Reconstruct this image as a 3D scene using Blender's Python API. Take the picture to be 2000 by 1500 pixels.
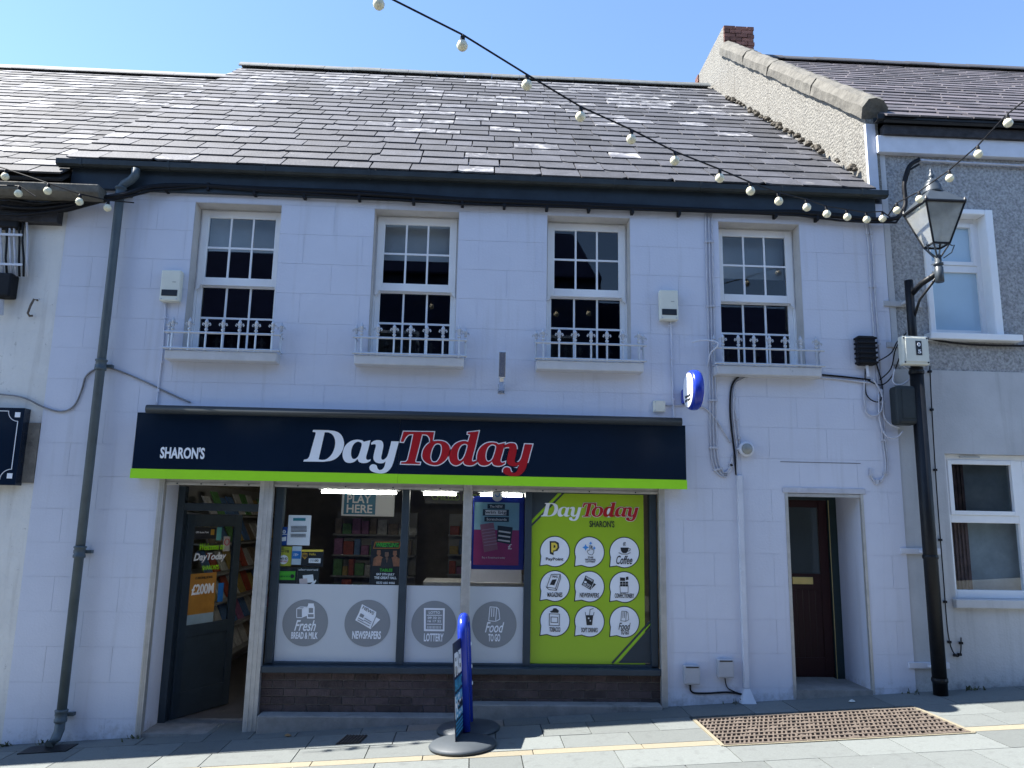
import bpy, math, random
from mathutils import Vector, Matrix
S = bpy.context.scene
for o in list(bpy.data.objects): bpy.data.objects.remove(o)
COL = S.collection
R = random.Random(11)
# ---------------------------------------------------------------- camera
CAM = Vector((0, -7.9, 1.64)); YAW, PIT, ROL = map(math.radians, (2.7336, 10.0592, 1.0339)); FPX = 1500.0
FW = Vector((math.sin(YAW)*math.cos(PIT), math.cos(YAW)*math.cos(PIT), math.sin(PIT)))
r0 = Vector((math.cos(YAW), -math.sin(YAW), 0)); u0 = r0.cross(FW)
RT = r0*math.cos(ROL) + u0*math.sin(ROL); UP = -r0*math.sin(ROL) + u0*math.cos(ROL)
cd = bpy.data.cameras.new('camera'); cam = bpy.data.objects.new('camera', cd); COL.objects.link(cam)
m = Matrix((RT, UP, -FW)).transposed().to_4x4(); m.translation = CAM; cam.matrix_world = m
cd.sensor_fit = 'HORIZONTAL'; cd.sensor_width = 36; cd.lens = FPX/2000*36; cd.clip_end = 2000; cd.clip_start = .05
S.camera = cam
# ---------------------------------------------------------------- light
SUN = Vector((-.72, .074, 1)).normalized(); EL = math.asin(SUN.z)
w = bpy.data.worlds.new('World'); S.world = w; w.use_nodes = True
nt = w.node_tree; sky = nt.nodes.new('ShaderNodeTexSky'); sky.sky_type = 'NISHITA'; sky.sun_disc = False
sky.sun_elevation = EL; sky.sun_rotation = math.atan2(SUN.x, SUN.y); sky.air_density = .9; sky.dust_density = .1; sky.ozone_density = 4.2
bg = nt.nodes['Background']; bg.inputs[1].default_value = .085; nt.links.new(sky.outputs[0], bg.inputs[0])
sd = bpy.data.lights.new('sun', 'SUN'); sun = bpy.data.objects.new('sun', sd); COL.objects.link(sun)
sd.energy = 4.0; sd.angle = math.radians(.53); sd.color = (1, .96, .89)
sun.rotation_euler = SUN.to_track_quat('Z', 'Y').to_euler()
S.view_settings.view_transform = 'Standard'; S.view_settings.look = 'None'; S.view_settings.gamma = 1
S.view_settings.exposure = 2.05
# ---------------------------------------------------------------- helpers
def ray(px, py): return RT*((px-1000)/FPX) - UP*((py-750)/FPX) + FW
def P(px, py, Y=0.0):
    d = ray(px, py); return CAM + d*((Y-CAM.y)/d.y)
def PD(px, py, dep): return CAM + ray(px, py)*dep if dep > 0 else P(px, py, dep)   # by distance, or on the plane Y = dep when negative
GZ0, GS = -.2559, .0604
def gz(x): return GZ0 + GS*x
def G(px, py):
    d = ray(px, py); return CAM + d*((GZ0-CAM.z)/(d.z-GS*d.x))
MATS = {}
def mat(name, col, rough=.6, metal=0, var=.12, scale=6, bump=0, bscale=60, rnd=0, spec=.5, dirt=None, col2=None, emit=0, streak=None, foot=None, bdist=.01):
    if name in MATS: return MATS[name]
    mt = bpy.data.materials.new(name); mt.use_nodes = True; n = mt.node_tree; L = n.links; N = n.nodes
    b = N['Principled BSDF']; b.inputs['Roughness'].default_value = rough; b.inputs['Metallic'].default_value = metal
    b.inputs['Specular IOR Level'].default_value = spec
    tc = N.new('ShaderNodeNewGeometry')
    nz = N.new('ShaderNodeTexNoise'); nz.inputs['Scale'].default_value = scale; nz.inputs['Detail'].default_value = 6; nz.inputs['Roughness'].default_value = .65
    L.new(tc.outputs['Position'], nz.inputs['Vector'])
    rp = N.new('ShaderNodeValToRGB'); rp.color_ramp.elements[0].position = .3; rp.color_ramp.elements[1].position = .7
    c2 = col2 or [min(1, c*(1+var)) for c in col]
    rp.color_ramp.elements[0].color = (*[c*(1-var) for c in col], 1); rp.color_ramp.elements[1].color = (*c2, 1)
    L.new(nz.outputs[0], rp.inputs[0]); out = rp.outputs[0]
    if rnd:
        oi = N.new('ShaderNodeObjectInfo'); ad = N.new('ShaderNodeMath'); ad.operation = 'ADD'
        L.new(oi.outputs['Random'], ad.inputs[0]); L.new(tc.outputs['Random Per Island'], ad.inputs[1])
        fr = N.new('ShaderNodeMath'); fr.operation = 'FRACT'; L.new(ad.outputs[0], fr.inputs[0])
        mr = N.new('ShaderNodeMapRange'); mr.inputs[3].default_value = 1-rnd; mr.inputs[4].default_value = 1+rnd; L.new(fr.outputs[0], mr.inputs[0])
        mx = N.new('ShaderNodeVectorMath'); mx.operation = 'SCALE'; L.new(out, mx.inputs[0]); L.new(mr.outputs[0], mx.inputs['Scale']); out = mx.outputs[0]
    if dirt:   # blotchy stains: (colour, coverage threshold, scale, strength)
        n2 = N.new('ShaderNodeTexNoise'); n2.inputs['Scale'].default_value = dirt[2]; n2.inputs['Detail'].default_value = 9; n2.inputs['Roughness'].default_value = .7
        L.new(tc.outputs['Position'], n2.inputs['Vector'])
        r2 = N.new('ShaderNodeMapRange'); r2.inputs[1].default_value = dirt[1]; r2.inputs[2].default_value = dirt[1]+.12; r2.inputs[4].default_value = dirt[3]
        L.new(n2.outputs[0], r2.inputs[0])
        mm = N.new('ShaderNodeMix'); mm.data_type = 'RGBA'; L.new(r2.outputs[0], mm.inputs[0]); L.new(out, mm.inputs[6]); mm.inputs[7].default_value = (*dirt[0], 1); out = mm.outputs[2]
    def wash(fac, c):
        nonlocal out
        mm = N.new('ShaderNodeMix'); mm.data_type = 'RGBA'; L.new(fac, mm.inputs[0]); L.new(out, mm.inputs[6]); mm.inputs[7].default_value = (*c, 1); out = mm.outputs[2]
    if streak:   # rain streaks: (colour, threshold, strength)
        mp = N.new('ShaderNodeMapping'); mp.inputs['Scale'].default_value = (7, 7, .45); L.new(tc.outputs['Position'], mp.inputs[0])
        n4 = N.new('ShaderNodeTexNoise'); n4.inputs['Scale'].default_value = 1.6; n4.inputs['Detail'].default_value = 7; L.new(mp.outputs[0], n4.inputs['Vector'])
        r4 = N.new('ShaderNodeMapRange'); r4.inputs[1].default_value = streak[1]; r4.inputs[2].default_value = streak[1]+.2; r4.inputs[4].default_value = streak[2]; L.new(n4.outputs[0], r4.inputs[0]); wash(r4.outputs[0], streak[0])
    if foot:     # splashed dirt on the lowest hand's breadth of a wall: (colour, strength)
        sx = N.new('ShaderNodeSeparateXYZ'); L.new(tc.outputs['Position'], sx.inputs[0])
        ma = N.new('ShaderNodeMath'); ma.operation = 'MULTIPLY_ADD'; L.new(sx.outputs[0], ma.inputs[0]); ma.inputs[1].default_value = -GS; L.new(sx.outputs[2], ma.inputs[2])
        n5 = N.new('ShaderNodeTexNoise'); n5.inputs['Scale'].default_value = 7; n5.inputs['Detail'].default_value = 9; n5.inputs['Roughness'].default_value = .75; L.new(tc.outputs['Position'], n5.inputs['Vector'])
        m5 = N.new('ShaderNodeMath'); m5.operation = 'MULTIPLY_ADD'; L.new(n5.outputs[0], m5.inputs[0]); m5.inputs[1].default_value = -.9; L.new(ma.outputs[0], m5.inputs[2])
        r5 = N.new('ShaderNodeMapRange'); r5.inputs[1].default_value = GZ0-.36; r5.inputs[2].default_value = GZ0-.62; r5.inputs[4].default_value = foot[1]; L.new(m5.outputs[0], r5.inputs[0]); wash(r5.outputs[0], foot[0])
    L.new(out, b.inputs['Base Color'])
    if emit: L.new(out, b.inputs['Emission Color']); b.inputs['Emission Strength'].default_value = emit
    if bump:
        n3 = N.new('ShaderNodeTexNoise'); n3.inputs['Scale'].default_value = bscale; n3.inputs['Detail'].default_value = 4; L.new(tc.outputs['Position'], n3.inputs['Vector'])
        bp = N.new('ShaderNodeBump'); bp.inputs['Strength'].default_value = min(1, bump); bp.inputs['Distance'].default_value = bdist; L.new(n3.outputs[0], bp.inputs['Height']); L.new(bp.outputs[0], b.inputs['Normal'])
    MATS[name] = mt; return mt
def glass(name, tint=(.85, .9, .92), refl=1.5):
    if name in MATS: return MATS[name]
    mt = bpy.data.materials.new(name); mt.use_nodes = True; n = mt.node_tree; N = n.nodes; L = n.links; N.clear()
    o = N.new('ShaderNodeOutputMaterial'); t = N.new('ShaderNodeBsdfTransparent'); t.inputs[0].default_value = (*tint, 1)
    g = N.new('ShaderNodeBsdfGlossy'); g.inputs['Roughness'].default_value = .01; g.inputs[0].default_value = (1, 1, 1, 1)
    f = N.new('ShaderNodeFresnel'); f.inputs[0].default_value = refl; mx = N.new('ShaderNodeMixShader')
    L.new(f.outputs[0], mx.inputs[0]); L.new(t.outputs[0], mx.inputs[1]); L.new(g.outputs[0], mx.inputs[2]); L.new(mx.outputs[0], o.inputs[0])
    MATS[name] = mt; return mt
LAV = mat('lavender_paint', (.57, .595, .68), .75, var=.05, scale=.9, bump=.22, bscale=45, dirt=((.36, .36, .39), .67, 9, .5), streak=((.44, .45, .49), .56, .45), foot=((.2, .19, .18), .8))
WHITE = mat('old_white_paint', (.66, .655, .63), .8, var=.07, scale=2, bump=.6, bscale=22, dirt=((.16, .15, .14), .615, 16, .8), streak=((.4, .38, .35), .55, .5), foot=((.2, .19, .15), .9))
GREYR = mat('grey_render', (.46, .47, .485), .85, var=.10, scale=1.5, bump=.4, bscale=50, dirt=((.22, .22, .23), .66, 6, .5), streak=((.3, .3, .31), .55, .5), foot=((.15, .15, .14), .8))
PEB = mat('pebble_dash', (.34, .345, .35), .95, var=.5, scale=34, bump=1, bscale=55, bdist=.02, streak=((.22, .22, .225), .56, .5))
ROUGH = mat('cream_roughcast', (.19, .182, .162), .95, var=.55, scale=46, bump=1, bscale=34, bdist=.03, streak=((.12, .11, .095), .55, .6), dirt=((.3, .28, .24), .6, 2, .5))
STONE = mat('weathered_stone', (.115, .108, .092), .9, var=.35, scale=9, bump=1, bscale=22, dirt=((.1, .1, .09), .58, 5, .7))
SLATE = mat('slate', (.052, .053, .062), .72, var=.28, scale=5, bump=.4, bscale=40, rnd=.30, dirt=((.20, .195, .19), .60, 6, .6))
SLATEW = mat('lichen_sheen_slate', (.095, .096, .108), .7, var=.3, scale=6, bump=.4, bscale=40, rnd=.3, dirt=((.34, .335, .335), .50, 5, .9))  # lichen paleness that also carries the roof's grazing sheen in its colour
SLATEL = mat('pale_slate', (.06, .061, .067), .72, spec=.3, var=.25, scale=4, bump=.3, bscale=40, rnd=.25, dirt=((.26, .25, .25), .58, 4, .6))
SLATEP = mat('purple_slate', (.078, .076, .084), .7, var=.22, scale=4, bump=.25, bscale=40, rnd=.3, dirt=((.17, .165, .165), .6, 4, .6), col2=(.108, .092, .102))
UNDER = mat('roof_felt', (.02, .02, .022), .9)
RIDGE = mat('ridge_tile', (.10, .11, .11), .7, var=.25, scale=8, bump=.3)
GUT = mat('gutter_paint', (.028, .035, .038), .55, var=.25, scale=5, spec=.3)
FASC = mat('navy_fascia', (.021, .033, .048), .55, var=.25, scale=4, spec=.3)
PIPE = mat('slate_blue_pipe', (.075, .10, .115), .5, var=.18, scale=4, spec=.35, dirt=((.2, .22, .22), .66, 9, .5))
UPVC = mat('white_upvc', (.80, .81, .82), .35, var=.03, scale=5, dirt=((.45, .44, .4), .68, 6, .5))
SILL = mat('painted_sill', (.52, .52, .53), .8, var=.08, scale=5, bump=.4, dirt=((.12, .12, .11), .63, 9, .7))
REV = mat('dirty_reveal', (.47, .455, .44), .85, var=.12, scale=5, bump=.3, dirt=((.16, .15, .14), .62, 9, .6))
CHROME = mat('brushed_steel', (.7, .71, .72), .22, .95, var=.05)
SILVER = mat('silver_paint', (.45, .48, .53), .4, .25, var=.1, scale=20)
GL = glass('window_glass', (.75, .82, .88), 1.55); GLS = glass('shop_glass', (.86, .9, .9), 1.42)
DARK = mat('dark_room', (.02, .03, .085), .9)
BLIND = mat('roller_blind', (.55, .54, .5), .8, var=.05)
NAVY = mat('navy_sign', (.006, .014, .03), .12, var=.1, scale=2)
LIME = mat('lime_vinyl', (.36, .78, .02), .35, var=.03)
GREEN = mat('green_vinyl', (.33, .50, .018), .35, var=.05, scale=1)
WHT = mat('white_vinyl', (.82, .84, .88), .4, var=.02)
RED = mat('red_vinyl', (.42, .005, .010), .4, var=.05)
BLK = mat('black_vinyl', (.012, .016, .022), .4, var=.05)
VGREY = mat('pale_grey_vinyl', (.52, .55, .58), .35, var=.03, scale=1)
MGREY = mat('mid_grey_vinyl', (.235, .25, .265), .4, var=.03, scale=1)
FRAME = mat('blue_grey_frame', (.033, .048, .062), .5, var=.15, scale=5, spec=.35)
ALU = mat('dull_aluminium', (.46, .45, .43), .5, .45, var=.15, scale=9, dirt=((.2, .19, .17), .62, 8, .6))
BRICK = mat('dark_brick', (.07, .048, .046), .75, var=.3, scale=14, bump=.6, bscale=60, rnd=.3, dirt=((.22, .21, .21), .64, 3, .55))
MORT = mat('dark_mortar', (.17, .16, .155), .95, var=.2, scale=20, bump=.4)
RBRICK = mat('red_brick', (.15, .065, .05), .9, var=.35, scale=15, bump=.7, bscale=50, rnd=.35)
CONC = mat('concrete', (.22, .215, .205), .9, var=.2, scale=7, bump=.6, bscale=50, dirt=((.08, .08, .078), .57, 4, .6))
SLAB = mat('granite_slab', (.135, .147, .142), .8, var=.12, scale=60, bump=.25, bscale=150, rnd=.17, dirt=((.06, .065, .062), .63, 11, .55), streak=((.085, .09, .088), .55, .5))
CREAM = mat('cream_slab', (.215, .19, .135), .8, var=.1, scale=50, bump=.2, bscale=150, rnd=.08)
BUFF = mat('buff_slab', (.19, .165, .14), .8, var=.12, scale=60, bump=.2, bscale=150)
ASPH = mat('asphalt', (.055, .055, .057), .9, var=.25, scale=80, bump=.6, bscale=200)
RUST = mat('rusty_iron', (.115, .092, .075), .8, .2, var=.35, scale=25, bump=.5, bscale=60)
IRON = mat('black_iron', (.006, .007, .009), .45, var=.3, scale=12, bump=.2, spec=.3, dirt=((.3, .3, .3), .7, 14, .5))
LANT = mat('lantern_paint', (.04, .05, .06), .4, var=.2)
BLKC = mat('black_cable', (.006, .0065, .009), .6, spec=.25); GRYC = mat('grey_cable', (.46, .47, .52), .6, var=.15, scale=9); WHTC = mat('white_conduit', (.58, .60, .66), .55, var=.08, dirt=((.35, .35, .36), .64, 8, .5))
BULB = mat('cream_bulb', (.80, .74, .52), .25, var=.15, scale=30)
CRM = mat('cream_plastic', (.66, .66, .57), .45, var=.05, dirt=((.35, .34, .3), .66, 12, .5))
BLUE = mat('royal_blue', (.012, .035, .35), .25, var=.05)
MAROON = mat('maroon_door', (.026, .006, .007), .5, var=.15, spec=.3)
BRASS = mat('brass', (.62, .50, .20), .35, .6); DGREEN = mat('dark_green_frame', (.012, .03, .032), .4)
class MB:
    def __init__(s): s.v = []; s.f = []
    def hexa(s, p):
        b = len(s.v); s.v += [tuple(q) for q in p]
        s.f += [tuple(b+i for i in q) for q in ((0,3,2,1),(4,5,6,7),(0,1,5,4),(1,2,6,5),(2,3,7,6),(3,0,4,7))]; return s
    def box(s, x0, x1, y0, y1, z0, z1):
        return s.hexa([(x0,y0,z0),(x1,y0,z0),(x1,y1,z0),(x0,y1,z0),(x0,y0,z1),(x1,y0,z1),(x1,y1,z1),(x0,y1,z1)])
    def tube(s, pts, r, n=8, closed=False):
        pts = [Vector(p) for p in pts]; k = len(pts); rings = []; ref = Vector((.31, .77, .55))
        for i, p in enumerate(pts):
            a = pts[i-1] if (i or closed) else p; c = pts[(i+1) % k] if (i < k-1 or closed) else p
            t = (c-a).normalized(); e = t.cross(ref).normalized(); g = t.cross(e); rr = r[i] if isinstance(r, (list, tuple)) else r
            b = len(s.v); s.v += [tuple(p+(e*math.cos(q*2*math.pi/n)+g*math.sin(q*2*math.pi/n))*rr) for q in range(n)]; rings.append(b)
        for i in range(k if closed else k-1):
            a, c = rings[i], rings[(i+1) % k]
            for q in range(n): s.f.append((a+q, a+(q+1) % n, c+(q+1) % n, c+q))
        if not closed: s.f += [tuple(rings[0]+q for q in reversed(range(n))), tuple(rings[-1]+q for q in range(n))]
        return s
    def lathe(s, prof, c, n=16, axis='Z'):
        c = Vector(c); rings = []
        for r, h in prof:
            b = len(s.v)
            for q in range(n):
                a = q*2*math.pi/n; u, v = r*math.cos(a), r*math.sin(a)
                s.v.append(tuple(c + (Vector((u, v, h)) if axis == 'Z' else Vector((h, u, v)) if axis == 'X' else Vector((u, h, v)))))
            rings.append(b)
        for a, d in zip(rings, rings[1:]):
            for q in range(n): s.f.append((a+q, a+(q+1) % n, d+(q+1) % n, d+q))
        s.f += [tuple(rings[0]+q for q in reversed(range(n))), tuple(rings[-1]+q for q in range(n))]; return s
    def prism(s, loop, y0, y1):      # loop of (x, z)
        n = len(loop); b = len(s.v); s.v += [(x, y0, z) for x, z in loop]+[(x, y1, z) for x, z in loop]
        s.f += [tuple(b+i for i in range(n)), tuple(b+n+i for i in reversed(range(n)))]
        s.f += [(b+i, b+n+i, b+n+(i+1) % n, b+(i+1) % n) for i in range(n)]; return s
    def xprism(s, loop, x0, x1):     # loop of (y, z)
        n = len(loop); b = len(s.v); s.v += [(x0, y, z) for y, z in loop]+[(x1, y, z) for y, z in loop]
        s.f += [tuple(b+i for i in range(n)), tuple(b+n+i for i in reversed(range(n)))]
        s.f += [(b+i, b+n+i, b+n+(i+1) % n, b+(i+1) % n) for i in range(n)]; return s
    def rib(s, pts, wd, Y, th=.002): # flat ribbon in the xz plane
        for (x0, z0), (x1, z1) in zip(pts, pts[1:]):
            d = Vector((x1-x0, z1-z0)); L = d.length or 1e-6; d /= L; nx, nz = -d.y*wd/2, d.x*wd/2; ex, ez = d.x*wd*.35, d.y*wd*.35
            s.prism([(x0-ex+nx, z0-ez+nz), (x1+ex+nx, z1+ez+nz), (x1+ex-nx, z1+ez-nz), (x0-ex-nx, z0-ez-nz)], Y-th, Y)
        return s
    def build(s, name, mt, parent=None, smooth=False, bevel=0):
        me = bpy.data.meshes.new(name); me.from_pydata(s.v, [], s.f); me.materials.append(mt)
        import bmesh
        bm = bmesh.new(); bm.from_mesh(me); bmesh.ops.recalc_face_normals(bm, faces=bm.faces); bm.to_mesh(me); bm.free()
        if smooth:
            for p in me.polygons: p.use_smooth = len(p.vertices) == 4
        o = bpy.data.objects.new(name, me); COL.objects.link(o)
        if parent: o.parent = parent
        if bevel:
            b = o.modifiers.new('bevel', 'BEVEL'); b.width = bevel; b.segments = 2; b.limit_method = 'ANGLE'
        return o
def tag(o, label, cat=None, group=None, kind=None):
    if label: o['label'] = label
    if cat: o['category'] = cat
    if group: o['group'] = group
    if kind: o['kind'] = kind
    return o
def thing(name, label, cat, loc=(0, 0, 0), group=None):
    o = bpy.data.objects.new(name, None); COL.objects.link(o); o.location = loc; o.empty_display_size = .2
    return tag(o, label, cat, group)
def link(o, parent):
    COL.objects.link(o)
    if parent: o.parent = parent
    return o
def place(mesh_obj, parent): mesh_obj.parent = parent; mesh_obj.matrix_parent_inverse = parent.matrix_world.inverted() if False else Matrix.Identity(4); return mesh_obj
def curve_mesh(cu, mt, Y, name, parent, post=None):
    tmp = bpy.data.objects.new('tmp', cu); COL.objects.link(tmp); me = bpy.data.meshes.new_from_object(tmp); bpy.data.objects.remove(tmp)
    if post: post(me)
    for v in me.vertices: v.co = Vector((v.co.x, Y - v.co.z, v.co.y))
    me.materials.clear(); me.materials.append(mt); me.name = name
    o = bpy.data.objects.new(name, me); COL.objects.link(o)
    if parent: o.parent = parent
    return o
def flat(name, loops, mt, Y, parent=None, th=.003):      # 2D outlines (x, z) with holes, a thin sheet at depth Y
    cu = bpy.data.curves.new(name, 'CURVE'); cu.dimensions = '2D'; cu.fill_mode = 'BOTH'; cu.extrude = th/2
    for lp in loops:
        sp = cu.splines.new('POLY'); sp.points.add(len(lp)-1); sp.use_cyclic_u = True
        for p, q in zip(sp.points, lp): p.co = (q[0], q[1], 0, 1)
    return curve_mesh(cu, mt, Y, name, parent)
def text(name, s, box, mt, Y, parent=None, bold=.0, shear=0, th=.003, rot=0):   # box in world x0,x1,z0,z1
    cu = bpy.data.curves.new(name, 'FONT'); cu.body = s; cu.extrude = th/2; cu.offset = bold; cu.shear = shear; cu.fill_mode = 'BOTH'; cu.resolution_u = 3
    def post(me):
        xs = [v.co.x for v in me.vertices]; ys = [v.co.y for v in me.vertices]
        x0, x1, y0, y1 = min(xs), max(xs), min(ys), max(ys)
        for v in me.vertices:
            u = (v.co.x-x0)/(x1-x0); k = (v.co.y-y0)/(y1-y0)
            cx, cz = (box[0]+box[1])/2, (box[2]+box[3])/2
            a, b = box[0]+u*(box[1]-box[0])-cx, box[2]+k*(box[3]-box[2])-cz
            v.co.x = cx + a*math.cos(rot)-b*math.sin(rot); v.co.y = cz + a*math.sin(rot)+b*math.cos(rot)
    return curve_mesh(cu, mt, Y, name, parent, post)
def pbox(x0, y0, x1, y1, Y):                             # photo rectangle -> world box on the plane Y
    a = P(x0, (y0+y1)/2, Y).x; b = P(x1, (y0+y1)/2, Y).x; c = P((x0+x1)/2, y1, Y).z; d = P((x0+x1)/2, y0, Y).z
    return a, b, c, d
def ptext(name, s, x0, y0, x1, y1, mt, Y, parent=None, **k): return text(name, s, pbox(x0, y0, x1, y1, Y), mt, Y, parent, **k)
def pq(pts, Y): return [(q.x, q.z) for q in (P(x, y, Y) for x, y in pts)]
def circ(cx, cz, r, n=32, rz=None): return [(cx+r*math.cos(i*2*math.pi/n), cz+(rz or r)*math.sin(i*2*math.pi/n)) for i in range(n)]
def smooth(pts, n=5):      # closed Catmull-Rom; points with a third value are corners
    out = []; k = len(pts)
    for i in range(k):
        p0, p1, p2, p3 = (pts[(i+j-1) % k] for j in range(4))
        if len(p1) > 2: p0 = (2*p1[0]-p2[0], 2*p1[1]-p2[1])
        if len(p2) > 2: p3 = (2*p2[0]-p1[0], 2*p2[1]-p1[1])
        for j in range(n):
            t = j/n; out.append(tuple(.5*(2*p1[d]+(p2[d]-p0[d])*t+(2*p0[d]-5*p1[d]+4*p2[d]-p3[d])*t*t+(3*p1[d]-p0[d]-3*p2[d]+p3[d])*t**3) for d in (0, 1)))
    return out
def struct(o): o['kind'] = 'structure'; return o
# ---------------------------------------------------------------- ground, pavement, road
def sheet(name, x0, x1, y0, y1, dz, mt, n=1):
    b = MB(); b.v = [(x0, y0, gz(x0)+dz), (x1, y0, gz(x1)+dz), (x1, y1, gz(x1)+dz), (x0, y1, gz(x0)+dz)]; b.f = [(0, 1, 2, 3)]
    return b.build(name, mt)
struct(sheet('ground', -150, 150, -150, 150, -.24, CONC))
struct(sheet('road', -60, 60, -7.2, -3.12, -.16, ASPH))
pav = struct(sheet('pavement', -60, 60, -2.98, 12, -.03, mat('joint_dirt', (.05, .05, .046), .95, var=.3, scale=20)))
kb = MB(); kb.hexa([(x, y, gz(x)+z) for z in (-.2, -.01) for x, y in ((-40, -3.12), (40, -3.12), (40, -2.98), (-40, -2.98))]); struct(kb.build('kerb', SLAB))
kb = MB(); kb.hexa([(x, y, gz(x)+z) for z in (-.2, -.02) for x, y in ((-40, -10), (40, -10), (40, -7.2), (-40, -7.2))]); struct(kb.build('far_pavement', SLAB))
def slab(x0, x1, y0, y1, mt):
    g = .0042; dz = R.uniform(-.0015, .0015); b = MB()
    q = [(x0+g, y0+g), (x1-g, y0+g), (x1-g, y1-g), (x0+g, y1-g)]; q = [(x, y-.028*x) for x, y in q]
    b.hexa([(x, y, gz(x)-.028) for x, y in q]+[(x, y, gz(x)+dz) for x, y in q]); return b.build('paving_slab', mt, pav)
rows = [(.28, -.36), (-.36, -.76), (-.76, -1.13), (-1.13, -1.265), (-1.265, -1.72), (-1.72, -2.2), (-2.2, -2.95)]
for i, (a, b_) in enumerate(rows):
    x = -9 - R.random()*.5
    while x < 11:
        wd = R.choice((.42, .6, .75, .9)) if i != 3 else .9
        x1 = x+wd; ym = (a+b_)/2 - .028*x
        inside = False
        if i in (1, 2, 3):                           # leave the grating's hole free
            if x1 > 2.06 and x < 4.16:
                if x < 2.0: slab(x, 2.06, b_, a, CREAM if i == 3 else SLAB)
                if x1 > 4.2: slab(4.16, x1, b_, a, CREAM if i == 3 else SLAB)
                x = x1; continue
        slab(x, x1, b_, a, CREAM if i == 3 else (BUFF if R.random() < .09 else SLAB)); x = x1
# ---------------------------------------------------------------- slate roofs
def slate_variants(mt, gauge):
    out = []
    for k in range(10):
        wd = .30 + .026*k; L = gauge*1.55; t = .019; b = MB()
        e = .007; lp = [(-wd/2+e, 0), (wd/2-e, R.uniform(-.006, .006)), (wd/2-e, L), (-wd/2+e, L)]
        if k == 3: lp = [(-wd/2+.004, .05), (-wd/2+.06, 0)] + lp[1:]
        if k == 5: lp = [lp[0], (-wd*.1, R.uniform(-.004, .012)), (wd*.2, -.006)] + lp[1:]
        if k == 7: lp = [lp[0], (wd/2-.07, 0), (wd/2-.004, .06)] + lp[2:]
        n = len(lp); b.v = [(x, y, 0) for x, y in lp]+[(x, y, t) for x, y in lp]
        b.f = [tuple(reversed(range(n))), tuple(range(n, 2*n))]+[(i, (i+1) % n, n+(i+1) % n, n+i) for i in range(n)]
        o = b.build('slate', mt); out.append((wd, o.data)); bpy.data.objects.remove(o)
    return out
def slate_roof(parent, A0, A1, B0, B1, nrows, mt, vis, wscale=1.0, singles=300, pale=None):
    """A0-A1 eave line, B0-B1 ridge line; slates whose middle falls in the x range vis become parts, up to the limit, the rest one mesh"""
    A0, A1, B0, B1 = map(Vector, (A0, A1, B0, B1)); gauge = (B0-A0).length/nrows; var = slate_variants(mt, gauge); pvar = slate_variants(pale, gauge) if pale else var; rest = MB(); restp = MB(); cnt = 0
    up = ((B0-A0)+(B1-A1)).normalized(); ax = Vector((1, 0, 0)); nrm = ax.cross(up).normalized(); up = nrm.cross(ax)
    base = Matrix((ax, up, nrm)).transposed().to_4x4(); tilt = Matrix.Rotation(-.045, 4, 'X')
    felt = MB(); e = nrm*-.03; felt.hexa([A0+e*2, A1+e*2, B1+e*2, B0+e*2, A0+e, A1+e, B1+e, B0+e]); felt.build('roof_deck', UNDER, parent)
    for r in range(nrows):
        t = r/nrows; L = A0.lerp(B0, t); E_ = A1.lerp(B1, t); x = L.x - (.22 if r % 2 else 0) - R.random()*.05
        while x < E_.x - .02:
            isp = pale and R.random() < .06+.62*max(0, t-.12)**1.1; wd, me = R.choice(pvar if isp else var); x1 = x + wd*wscale; c = (max(x, L.x)+min(x1, E_.x))/2; ww = min(x1, E_.x)-max(x, L.x)  # pale share grows toward the ridge: weathering plus painted-in sheen
            if ww > .05:
                pos = Vector((c, L.y, L.z)) + nrm*(.014+R.uniform(-.002, .004)) + up*R.uniform(-.018, .018)
                mw = Matrix.Translation(pos) @ base @ tilt @ Matrix.Rotation(R.gauss(0, .010), 4, 'Z') @ Matrix.Diagonal((ww/wd, 1, 1, 1))
                if cnt < singles and vis[0] < c < vis[1]:
                    o = bpy.data.objects.new('slate', me); COL.objects.link(o); o.parent = parent; o.matrix_local = mw; cnt += 1
                else:
                    rs_ = restp if isp else rest; b = len(rs_.v); rs_.v += [tuple(mw @ v.co) for v in me.vertices]; rs_.f += [tuple(b+i for i in p.vertices) for p in me.polygons]
            x = x1
    for rs_, mm_ in ((rest, mt), (restp, pale)):
        if rs_.v: o = rs_.build('slates', mm_, parent); o['kind'] = 'stuff'
    return nrm, up
def ridge(parent, a, b, L, mt=RIDGE):
    a, b = Vector(a), Vector(b); n = max(1, round((b-a).length/L))
    for i in range(n):
        p, q = a.lerp(b, i/n), a.lerp(b, (i+1)/n-.0006); mb = MB(); h = R.uniform(0, .01)
        lp = [(-.16, -.13), (-.15, -.10), (-.05, .0), (.05, .0), (.15, -.10), (.16, -.13), (.13, -.13), (0, -.04), (-.13, -.13)]
        v = [(p.x, p.y+y, p.z+z+h) for y, z in lp]+[(q.x, q.y+y, q.z+z+h) for y, z in lp]; k = len(lp); mb.v = v
        mb.f = [tuple(range(k)), tuple(reversed(range(k, 2*k)))]+[(j, (j+1) % k, k+(j+1) % k, k+j) for j in range(k)]
        mb.build('ridge_tile', mt, parent)
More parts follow.
